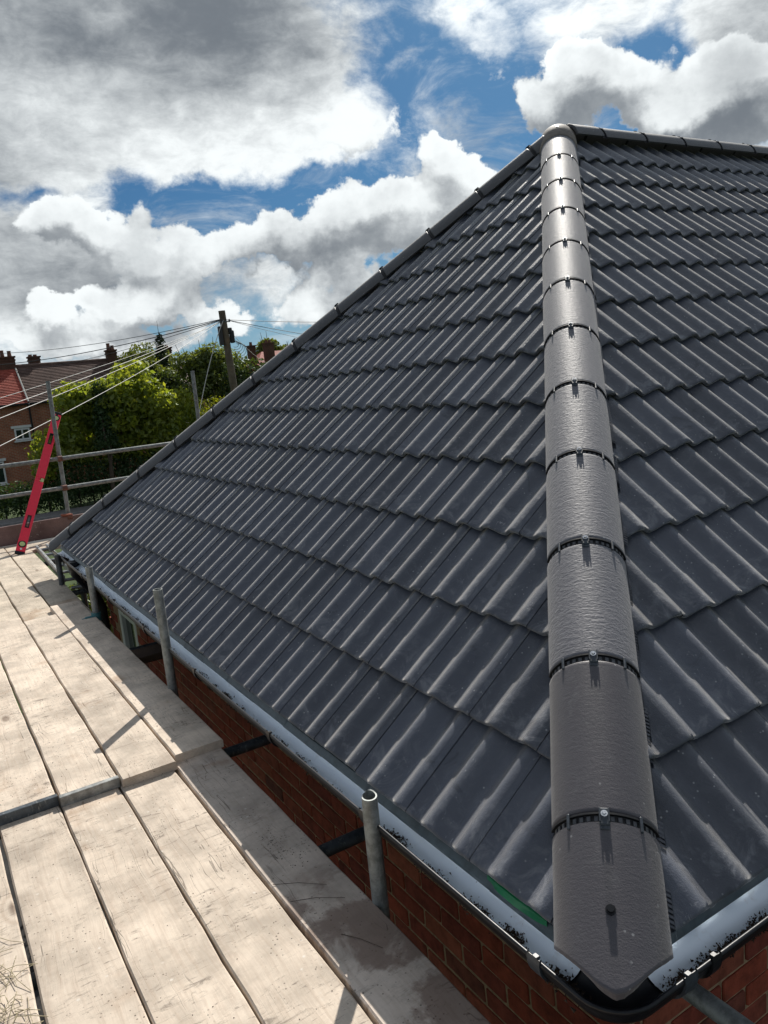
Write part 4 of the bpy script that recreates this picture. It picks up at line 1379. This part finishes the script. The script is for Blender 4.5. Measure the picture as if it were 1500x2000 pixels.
def terrace(x0, x1, label, m_roof):
    h_ = thing('terraced_house', ((x0 + x1) / 2, HY, GZ), label, 'house')
    mb = MB()
    mb.add([(x0, HY + .3, GZ), (x1, HY + .3, GZ), (x1, HT_ - .3, GZ), (x0, HT_ - .3, GZ), (x0, HY + .3, EZ - .05), (x1, HY + .3, EZ - .05), (x1, HT_ - .3, EZ - .05), (x0, HT_ - .3, EZ - .05), (x0, RY, RZd - .3), (x1, RY, RZd - .3)],
           [(0, 1, 5, 4), (2, 3, 7, 6), (1, 2, 6, 9, 5), (3, 0, 4, 8, 7)])
    w_ = mb.build('wall', M_FBRICK, h_)
    mb = MB()
    sawtooth(mb, (x0, HY, EZ), (x1, HY, EZ), (x1, RY, RZd), (x0, RY, RZd), 24, .05)
    sawtooth(mb, (x1, HT_, EZ), (x0, HT_, EZ), (x0, RY, RZd), (x1, RY, RZd), 24, .05)
    r_ = mb.build('roof', m_roof, h_)
    MB().tube([(x0, RY, RZd + .03), (x1, RY, RZd + .03)], .12, 8).build('ridge', m_roof, r_)
    MB().bbox(((x0 + x1) / 2, HY - .05, EZ - .04), (x1 - x0, .12, .12), .02).build('gutter', M_BLACK, h_)
    return h_, w_, r_
hA, wA, rA = terrace(-2.0, 6.02, 'brick terraced house with a bright red tiled roof behind the trees', M_RROOF)
hB, wB, rB = terrace(6.10, 13.6, 'terraced house with a dark brown roof, right of the red one', M_BROOF)
chimney(rA, 5.65, RY, RZd - .5, 4.62, .95, .6, ((-.22, .42), (.22, .36)))
chimney(rB, 7.40, RY + .5, RZd - .6, 4.55, .72, .6, ((-.2, .14), (.1, .12)))
chimney(rB, 12.42, RY, RZd - .6, 4.62, .66, .6, ((-.12, .46), (.14, .3)))
MB().bbox((6.06, (HY + RY) / 2, (EZ + RZd) / 2 + .1), (.09, math.hypot(RY - HY, RZd - EZ), .06), .01, Matrix.Rotation(math.atan2(RZd - EZ, RY - HY), 3, 'X')).build('verge', M_GALV, rA)
MB().tube([(6.06, HY + .18, EZ - .1), (6.06, HY + .18, GZ)], .06, 8).build('downpipe', M_BLACK, hA)
def far_window(root, xa, xb, za, zb, y, lab=None):
    mb = MB()
    w_, h_ = xb - xa, zb - za
    for (cx, cz, sx, sz) in ((xa + .05, (za + zb) / 2, .1, h_), (xb - .05, (za + zb) / 2, .1, h_), ((xa + xb) / 2, zb - .05, w_ - .2, .1), ((xa + xb) / 2, za + .05, w_ - .2, .1), ((xa + xb) / 2, (za + zb) / 2, .09, h_ - .2)):
        mb.box((cx, y, cz), (sx, .1, sz))
    mb.box(((xa + xb) / 2, y - .06, za - .06), (w_ + .2, .22, .08))
    mb.box(((xa + xb) / 2, y - .02, zb + .10), (w_ + .3, .14, .16))
    f = mb.build('window', M_UPVC, root)
    for sg in (-1, 1):
        cx = (xa + xb) / 2 + sg * (w_ / 4 - .01)
        MB().box((cx, y + .02, (za + zb) / 2), (w_ / 2 - .15, .02, h_ - .2)).build('pane', M_GLASS, f)
far_window(hA, 4.97, 6.0 - .12, -.72, .02, HY + .27)
far_window(hA, 2.0, 3.1, -.72, .02, HY + .27)
far_window(hA, 3.0, 4.05, -3.3, -1.9, HY + .27)
far_window(hB, 8.0, 9.1, -.72, .02, HY + .27)
# houses beyond the trees on the right
hC = thing('gabled_house', (28.0, 71, GZ), 'far house with a pale sunlit roof slope beside the telegraph pole', 'house')
mb = MB(); mb.add([(22.5, 69, GZ), (28.2, 69, GZ), (28.2, 76, GZ), (22.5, 76, GZ), (22.5, 69, 2.2), (28.2, 69, 2.2), (28.2, 76, 2.2), (22.5, 76, 2.2), (25.35, 69, 4.2), (25.35, 76, 4.2)], [(0, 1, 5, 8, 4), (1, 2, 6, 5), (2, 3, 7, 9, 6), (3, 0, 4, 7)])
mb.build('wall', plain('pale render', (.45, .43, .40), .9, 0, .1, 2), hC)
mb = MB()
for sg, xe in ((-1, 22.0), (1, 28.7)):
    mb.add([(xe, 68.6, 1.85), (xe, 76.4, 1.85), (25.35, 76.4, 4.42), (25.35, 68.6, 4.42), (xe, 68.6, 2.0), (xe, 76.4, 2.0), (25.35, 76.4, 4.57), (25.35, 68.6, 4.57)], [(4, 5, 6, 7), (0, 3, 2, 1), (0, 4, 7, 3), (1, 2, 6, 5), (0, 1, 5, 4)])
mb.build('roof', row_roof('pale slate roof', (.36, .35, .33), .1), hC)
hD = thing('red_roofed_house', (29, 67, GZ), 'far red roofed house with two tall chimneys, right of the pole', 'house')
mb = MB(); mb.box((29.6, 67.5, -.6), (5.5, 5.5, 7.0)); mb.build('wall', M_FBRICK, hD)
mb = MB()
pc = Vector((29.6, 67.5, 4.55)); cs = [Vector((26.5, 64.4, 2.6)), Vector((32.7, 64.4, 2.6)), Vector((32.7, 70.6, 2.6)), Vector((26.5, 70.6, 2.6))]
mb.add(cs + [Vector((28.6, 67.5, 4.3)), Vector((31.6, 67.5, 4.3))], [(0, 1, 5, 4), (1, 2, 5), (2, 3, 4, 5), (3, 0, 4)])
rD = mb.build('roof', M_RROOF, hD)
chimney(rD, 26.95, 65.9, 2.6, 4.75, .62, .6, ((0, .3),))
chimney(rD, 28.3, 65.1, 2.6, 4.85, .8, .7, ((-.15, .25), (.15, .25)))
hE = thing('chimney_house', (17.2, 58.5, GZ), 'house almost hidden by trees, only its brick chimney showing', 'house')
mb = MB(); mb.add([(15.0, 56, GZ), (20, 56, GZ), (20, 62, GZ), (15, 62, GZ), (15, 56, 1.4), (20, 56, 1.4), (20, 62, 1.4), (15, 62, 1.4)], [(0, 1, 5, 4), (1, 2, 6, 5), (2, 3, 7, 6), (3, 0, 4, 7)]); mb.build('wall', M_FBRICK, hE)
mb = MB(); mb.add([(14.6, 55.6, 1.3), (20.4, 55.6, 1.3), (20.4, 62.4, 1.3), (14.6, 62.4, 1.3), (14.6, 59, 3.3), (20.4, 59, 3.3)], [(0, 1, 5, 4), (1, 2, 5), (2, 3, 4, 5), (3, 0, 4)]); rE = mb.build('roof', M_BROOF, hE)
chimney(rE, 16.9, 58.6, 2.6, 4.65, .8, .7, ((-.15, .2), (.15, .2)))

# ------------------------------------------------------------------ telegraph pole and wires
tp = thing('telegraph_pole', (9.35, 25.3, GZ), 'weathered wooden telegraph pole with black junction boxes near its top', 'telegraph pole')
ptop = Vector((8.72, 24.45, 3.82))
pb = Vector((8.98, 24.45, GZ))
MB().tube([pb, pb.lerp(ptop, .5), ptop], [.155, .135, .115], 14).build('post', M_POLE, tp)
def at_pole(z, dx, dy=0): 
    f = (z - pb.z) / (ptop.z - pb.z)
    return pb.lerp(ptop, f) + Vector((dx, dy, 0))
MB().bbox(at_pole(3.0, -.19, -.05), (.12, .16, .62), .02).build('junction_box', M_CABLEB, tp)
MB().bbox(at_pole(2.95, .20, -.05), (.14, .18, .42), .03).bbox(at_pole(3.15, .16, -.05), (.12, .14, .2), .02).build('junction_box', M_BLACK, tp)
mb = MB()
for i in range(6):
    c_ = at_pole(2.7 - .05 * i, .26 + .03 * i, -.1); r_ = .12 + .03 * i
    pts = [c_ + Vector((r_ * math.cos(t), 0, r_ * .9 * math.sin(t))) for t in np.linspace(-2.2, 1.9, 14)]
    mb.tube(pts, .008, 5, False)
mb.build('cable_coil', M_CABLEB, tp)
mb = MB().tube([at_pole(3.45, -.2, -.1), at_pole(3.45, .2, -.1)], .02, 8)
for dx in (-.18, -.06, .06, .18): mb.tube([at_pole(3.45, dx, -.1), at_pole(3.53, dx, -.1)], .025, 8)
mb.build('bracket', M_GALVD, tp)
def wire(pts, sag, r_, m, label):
    pts = [Vector(p) for p in pts]
    out = []
    a, b = pts[0], pts[-1]
    for i in range(25):
        f = i / 24
        q = a.lerp(b, f); q.z -= sag * 4 * f * (1 - f)
        out.append(q)
    MB().tube(out, r_, 5, False).build('overhead_cable', m, None, tuple(a), label=label, cat='cable', group='overhead cables from the telegraph pole')
T = Vector((8.62, 24.42, 3.48))
wire([T, (-2.2, 7.06, .22)], .18, .0058, M_CABLEW, 'lowest of the thick pale cables sloping down left past the red level top')
wire([T, (-2.2, 7.05, .62)], .13, .0055, M_CABLEW, 'middle thick pale cable sloping down left in front of the bush')
wire([T, (-2.2, 7.05, .78)], .13, .0055, M_CABLEW, 'highest of the three thick pale cables crossing the bush')
wire([T + Vector((0, 0, -.05)), (-2.0, 13.0, .95)], .12, .006, M_CABLEW, 'thin pale cable crossing the dark brown roof')
wire([T + Vector((0, 0, .06)), (2.2, 47.5, 4.5)], .35, .011, M_CABLEB, 'topmost thin dark cable running left from the pole against the sky')
wire([T + Vector((0, 0, .04)), (2.2, 47.5, 3.8)], .35, .016, M_CABLEB, 'thicker dark cable running left over the chimneys')
wire([T + Vector((0, 0, .02)), (5.57, 55.2, 3.7)], .3, .011, M_CABLEB, 'thin dark cable ending at the left chimney')
wire([T + Vector((0, 0, -.02)), (9.4, 53, 3.4)], .3, .010, M_CABLEB, 'faint dark cable dropping towards the brown roof')
T2 = Vector((8.80, 24.40, 3.52))
wire([T2, (16, 27.6, 3.46)], .05, .010, M_CABLEB, 'level dark cable running right from the pole top')
wire([T2, (16, 27.2, 2.5)], .05, .010, M_CABLEB, 'dark cable sloping gently right behind the roof hip')
wire([T2, (16, 27.2, 2.2)], .08, .007, M_CABLEB, 'lowest faint cable sloping right from the pole top')
wire([T2 + Vector((0, 0, -.25)), (17.5, 40.4, 2.3)], .25, .008, M_CABLEW, 'pale cable falling right towards the red chimneys')
wire([T + Vector((.1, -.06, .05)), (7.12, 23.5, .45)], -.22, .012, M_CABLEW, 'pale drop cable curving down left of the pole to the yellow shrub')

# ------------------------------------------------------------------ trees and hedges
LM = {
    'lime': leaf_material('lime leaves', (.22, .29, .045), (.36, .40, .070), (.14, .21, .040), .62),
    'olive': leaf_material('olive leaves', (.12, .16, .042), (.18, .215, .052), (.08, .115, .035), .5),
    'dark': leaf_material('dark leaves', (.050, .080, .028), (.078, .115, .036), (.034, .058, .022), .4),
    'hedge': leaf_material('hedge leaves', (.040, .080, .028), (.066, .115, .036), (.028, .060, .022), .35),
    'yellow': leaf_material('yellow leaves', (.16, .19, .015), (.22, .24, .02), (.10, .13, .014), .55),
    'conifer': leaf_material('conifer sprays', (.014, .028, .014), (.022, .042, .018), (.010, .020, .010), .2),
}
M_BARK = plain('bark', (.075, .058, .042), .95, 0, .4, 10, .2)
def leaves(name, clumps, n_, size, m, parent=None, droop=.3, flat=None, aspect=.45, **kw):
    """many leaf faces spread through clumps (centre, radii); surfaces denser than the heart"""
    cl = np.array([(*c, *r_) for c, r_ in clumps])
    vol = cl[:, 3] * cl[:, 4] + cl[:, 4] * cl[:, 5] + cl[:, 3] * cl[:, 5]
    idx = rng.choice(len(cl), n_, p=vol / vol.sum())
    d = rng.normal(size=(n_, 3)); d /= np.linalg.norm(d, axis=1)[:, None]
    rad = np.clip(1 - np.abs(rng.normal(0, .26, n_)), .15, 1.12)
    lump = 1 + .10 * np.sin(d[:, 0] * 5 + idx) * np.cos(d[:, 1] * 6 + idx * 2) + .06 * np.sin(d[:, 2] * 11 + idx * 3)
    P = cl[idx, :3] + d * cl[idx, 3:] * (rad * lump)[:, None]
    if flat is not None: P = flat(P)
    n_ = len(P)
    nn = d[:n_] * .6 + rng.normal(size=(n_, 3)) * .7; nn[:, 2] += droop; nn /= np.linalg.norm(nn, axis=1)[:, None]
    a = np.cross(nn, rng.normal(size=(n_, 3))); a /= np.linalg.norm(a, axis=1)[:, None]
    b = np.cross(nn, a)
    sz = size * rng.uniform(.55, 1.35, n_)[:, None]
    fold = nn * sz * .12
    V = np.stack([P + a * sz, P + b * sz * aspect + fold, P - a * sz * .8, P - b * sz * aspect + fold], 1).reshape(-1, 3)
    o = np.array(wpos(parent)) if parent else np.array(kw.pop('origin', (0, 0, 0)))
    me = bpy.data.meshes.new(name)
    V = V - o
    me.vertices.add(len(V)); me.vertices.foreach_set('co', V.ravel().astype(np.float32))
    F = np.arange(n_ * 4, dtype=np.int32)
    me.loops.add(n_ * 4); me.loops.foreach_set('vertex_index', F)
    me.polygons.add(n_); me.polygons.foreach_set('loop_start', np.arange(0, n_ * 4, 4, dtype=np.int32)); me.polygons.foreach_set('loop_total', np.full(n_, 4, dtype=np.int32))
    me.materials.append(m)
    me.update(calc_edges=True); me.validate()
    ob = bpy.data.objects.new(name, me)
    if not parent: ob.location = o
    return link(ob, parent, **kw)
def rand_clumps(c, r_, n_, k_=.42, seed=0, low=-.6):
    rg = np.random.default_rng(seed)
    out = []
    for _ in range(n_):
        d = rg.normal(size=3); d /= np.linalg.norm(d)
        if d[2] < low: d[2] = -d[2]
        f = rg.uniform(.35, .78)
        q = np.array(c) + d * np.array(r_) * f
        s_ = rg.uniform(.7, 1.25) * k_
        out.append((tuple(q), tuple(np.array(r_) * s_ * np.array((1, 1, .8)))))
    return out
def tree(name, base, clumps, n_, size, m, label, cat='tree', trunk=.16, **kw):
    t_ = thing(name, base, label, cat)
    leaves('crown', clumps, n_, size, m, t_, **kw)
    mb = MB()
    b = Vector(base)
    cen = sum((Vector(c) for c, _ in clumps), Vector()) / len(clumps)
    fork = b.lerp(cen, .45)
    mb.tube([b, b.lerp(fork, .5) + Vector((random.uniform(-.1, .1), 0, 0)), fork], [trunk, trunk * .85, trunk * .7], 8)
    rg = random.Random(len(clumps))
    for c, r_ in clumps[:14]:
        c = Vector(c); mid = fork.lerp(c, .5) + Vector((rg.uniform(-.3, .3), rg.uniform(-.3, .3), rg.uniform(0, .3)))
        end = c + (c - fork) * .25
        mb.tube([fork, mid, c, end], [trunk * .5, trunk * .32, trunk * .16, trunk * .05], 6)
    mb.build('trunk', M_BARK, t_)
    return t_
# big lime-green tree across the road
cl = rand_clumps((9.2, 43.2, .2), (4.6, 2.6, 2.9), 44, .27, 3)
cl += [((5.6, 42.6, -.9), (1.3, 1.2, 1.1)), ((12.6, 43, .3), (1.3, 1.2, 1.2)), ((10.2, 43.2, 2.4), (1.2, 1.2, .9)), ((6.9, 42.6, 1.5), (1.2, 1.1, .9))]
cl += [((5.4 + 1.15 * i, 42.4, -1.5 + .25 * (i % 2)), (.95, .8, .85)) for i in range(7)] + [((4.9, 42.3, -2.1), (.7, .7, .6)), ((6.2, 42.2, -.3), (1.0, .9, .8)), ((8.8, 41.9, .8), (1.2, .9, .9)), ((11.2, 42.0, .9), (1.1, .9, .8))]
tree('lime_tree', (9.2, 43.4, GZ), cl, 21000, .185, LM['lime'], 'big loose lime green tree across the road behind the red level', trunk=.2)
tree('ivy_column', (8.0, 41.5, GZ), [((8.0, 41.5, 1.7 - .55 * i), (.42 + .05 * i, .4, .55)) for i in range(6)], 3000, .10, LM['hedge'], 'narrow dark green ivy-clad stem inside the lime green tree', 'tree', .15)
tree('cypress', (14.2, 50.3, GZ), [((14.15, 50.3, 4.5 - .75 * i), (.3 + .13 * i, .4 + .1 * i, .7)) for i in range(8)], 5200, .12, LM['conifer'], 'narrow dark conifer spire behind the lime green tree', 'conifer', .15)
tree('leafy_tree', (14.2, 56.7, GZ), rand_clumps((14.0, 56.7, 2.4), (3.3, 2.4, 3.2), 22, .38, 5), 8000, .15, LM['olive'], 'airy olive green tree left of the conifer spire, by the chimney', trunk=.2)
tree('round_tree', (15.4, 45.3, GZ), rand_clumps((15.2, 45.4, 1.9), (2.7, 2.2, 2.5), 22, .38, 8), 8000, .14, LM['olive'], 'round olive green tree just left of the telegraph pole', trunk=.2)
tree('dark_tree', (17.4, 43.0, GZ), rand_clumps((16.9, 43, .9), (2.5, 2, 2.3), 20, .4, 11), 6500, .13, LM['dark'], 'dark green tree right behind the telegraph pole foot', trunk=.2)
tree('dark_bush', (13.4, 47.5, GZ), rand_clumps((13.0, 47.6, .6), (2.4, 1.6, 2.2), 18, .42, 12), 6000, .13, LM['dark'], 'dark bushy tree in the gap below the conifer spire', trunk=.2)
tree('olive_tree', (13.6, 48.8, GZ), rand_clumps((13.2, 48.6, 2.0), (2.0, 1.6, 2.2), 16, .4, 31), 5500, .14, LM['olive'], 'olive green tree filling the gap between conifer spire and round tree', trunk=.2)
tree('yellow_shrub', (11.0, 31.2, GZ), rand_clumps((11.2, 31.3, -.1), (2.2, 1.0, 1.15), 18, .38, 14, -.2) + [((11, 31.3, -2.2), (1.8, .9, 1.8))], 5200, .09, LM['yellow'], 'bright yellow green shrub below the telegraph pole', 'shrub', .1)
tree('distant_tree', (34.8, 79.1, GZ), rand_clumps((34.6, 79.1, 4.0), (2.4, 2.2, 2.6), 18, .36, 16), 4500, .2, LM['olive'], 'distant round tree standing above the red roofs on the right', trunk=.3)
tree('distant_tree', (29.2, 76.4, GZ), rand_clumps((29.2, 78.4, 2.9), (1.9, 1.8, 2.3), 12, .42, 17), 3000, .2, LM['lime'], 'small distant yellowish tree left of the red chimneys', trunk=.3)
tree('distant_tree', (41, 84, GZ), rand_clumps((39.5, 84, 3.0), (3.4, 2.4, 2.8), 14, .42, 18), 3500, .22, LM['dark'], 'distant dark tree low behind the roof hip', trunk=.3)
# hedges along the far pavement
def boxed(x0, x1, y0, y1, z0, z1, n_):
    s_ = .5
    out = []
    x = x0
    while x < x1:
        out.append(((x + s_ / 2, (y0 + y1) / 2, (z0 + z1) / 2), (s_ * .8, (y1 - y0) / 2, (z1 - z0) / 2 * random.uniform(.94, 1.05))))
        x += s_ * .8
    return out
def hedge(name, x0, x1, y0, y1, z1, n_, m, label, seed):
    h_ = thing(name, ((x0 + x1) / 2, (y0 + y1) / 2, GZ), label, 'hedge')
    leaves('foliage', boxed(x0, x1, y0, y1, GZ, z1, n_), n_, .085, m, h_)
    mb = MB()
    x = x0 + .3
    while x < x1:
        mb.tube([(x, (y0 + y1) / 2, GZ), (x + .05, (y0 + y1) / 2, z1 - .4)], [.05, .02], 6); x += .7
    mb.build('stems', M_BARK, h_)
    return h_
hedge('clipped_hedge', -2.5, 5.4, 41.7, 43.0, -2.35, 12000, LM['hedge'], 'low clipped dark hedge at the left behind the guard rails', 1)
hedge('ivy_hedge', 5.3, 13.5, 41.4, 42.8, -1.55, 16000, LM['hedge'], 'tall dark ivy hedge below the lime green tree', 2)
hedge('far_hedge', 13.5, 30, 41.6, 43.2, -1.2, 14000, LM['dark'], 'long dark hedge beyond the road, mostly hidden by the roof', 3)
# garden shrub seen through the gap under the gutter
tree('garden_shrub', (.55, 8.4, GZ), rand_clumps((.5, 8.0, -1.5), (.85, .7, .95), 16, .42, 21) + [((.6, 8.1, -3), (.7, .6, 1.0))], 7000, .035, LM['olive'], 'garden shrub seen through the gap below the far end of the gutter', 'shrub', .06)
